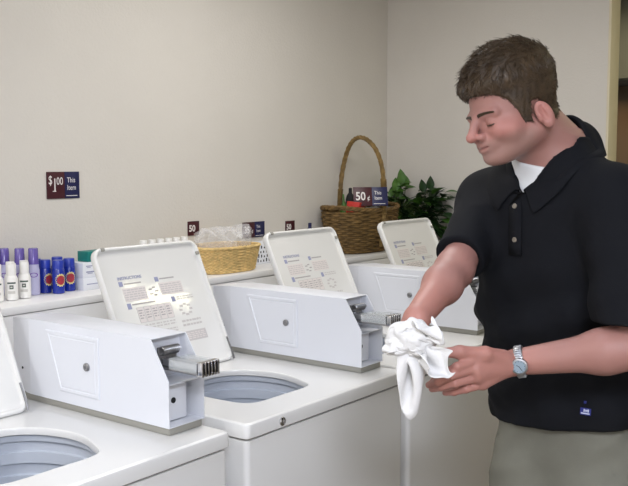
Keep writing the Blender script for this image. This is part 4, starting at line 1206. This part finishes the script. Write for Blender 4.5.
CX = crumple() * A3(1.20, .97, 1.15); nC = CX.shape[0]
CW = TC + CX[..., 0:1] * RT + CX[..., 1:2] * UP - CX[..., 2:3] * FW
me = bpy.data.meshes.new('towel')
me.from_pydata([tuple(p) for p in CW.reshape(-1, 3)], [], [[i * nC + j, (i + 1) * nC + j, (i + 1) * nC + j + 1, i * nC + j + 1] for i in range(nC - 1) for j in range(nC - 1)])
tow = obj_from_mesh('towel', me, 'terry'); tag(tow, 'white crumpled towel held in the man\'s hands', 'towel')
md = tow.modifiers.new('thick', 'SOLIDIFY'); md.thickness = .0032; md.offset = 0
md = tow.modifiers.new('sub', 'SUBSURF'); md.levels = md.render_levels = 2
# ================================================================ LIGHT
def area(name, loc, rot, sx, sy, power, rgb):
    l = bpy.data.lights.new(name, 'AREA'); l.shape = 'RECTANGLE'; l.size = sx; l.size_y = sy; l.energy = power; l.color = rgb
    o = bpy.data.objects.new(name, l); o.location = loc; o.rotation_euler = rot; COL.objects.link(o); return o
def troffer(label, x, y, wx, wy, power, rgb):
    t = thing('ceiling_light', label, 'ceiling light', (x, y, CE))
    mb = MB()
    for lo, hi in (((-wx / 2, -wy / 2, -.03), (-wx / 2 + .03, wy / 2, 0)), ((wx / 2 - .03, -wy / 2, -.03), (wx / 2, wy / 2, 0)), ((-wx / 2, -wy / 2, -.03), (wx / 2, -wy / 2 + .03, 0)), ((-wx / 2, wy / 2 - .03, -.03), (wx / 2, wy / 2, 0))): mb.box(lo, hi, .003)
    mb.build('light_frame', 'window_frame', t)
    MB().box((-wx / 2 + .03, -wy / 2 + .03, -.012), (wx / 2 - .03, wy / 2 - .03, -.004)).build('diffuser', 'lamp_glow', t)
    area('lamp', (x, y, CE - .035), (0, 0, 0), wx - .1, wy - .1, power, rgb)
troffer('added ceiling light panel, unseen, in the left front corner of the room', -1.9, -2.0, 1.2, .6, 88, (.95, 1.01, 1.16))  # main fill, an added unseen panel; place, power and tint fitted to brightness
troffer('added ceiling light panel, unseen, nearest the left wall', -2.2, .3, 1.2, .6, 30, (1., 1., 1.))  # unseen panel added as second fill from the left, power fitted
troffer('added ceiling light panel, unseen, above the farther washers', .9, .3, 1.2, .6, 14, (1., .98, .95))  # unseen panel added to lift the far end, power fitted
troffer('added ceiling light panel, unseen, above the nearer washers', -.4, -.5, 1.2, .6, 4, (.8, .95, 1.2))  # unseen panel added to brighten washer tops and ledge
troffer('narrow ceiling light panel beyond the man', 2.43, -1.16, .22, 1.1, 9, (1., .95, .6))
area('window_fill', (X0 - .14, (wy0 + wy1) / 2, (wz0 + wz1) / 2), (0, -PI / 2, 0), 1.2, 2.2, 6, (1., .9, .8))  # weak warm fill lamp added behind the unseen window
area('cupboard_lamp', (4.2, .2, 1.93), (0, 0, 0), .12, 2.2, 2.5, (1, .62, .3))
area('passage_lamp', (3.3, .4, CE - .03), (0, 0, 0), .5, .5, 8, (1, .85, .6))
wd = bpy.data.worlds.new('world'); S.world = wd; wd.use_nodes = True
wd.node_tree.nodes['Background'].inputs[0].default_value = (.75, .85, 1, 1); wd.node_tree.nodes['Background'].inputs[1].default_value = .3
S.view_settings.view_transform = 'Standard'; S.view_settings.look = 'None'; S.view_settings.gamma = 1; S.view_settings.use_curve_mapping = False
S.view_settings.exposure = 0.0
S.cycles.use_denoising = True; S.cycles.max_bounces = 8; S.cycles.transparent_max_bounces = 12
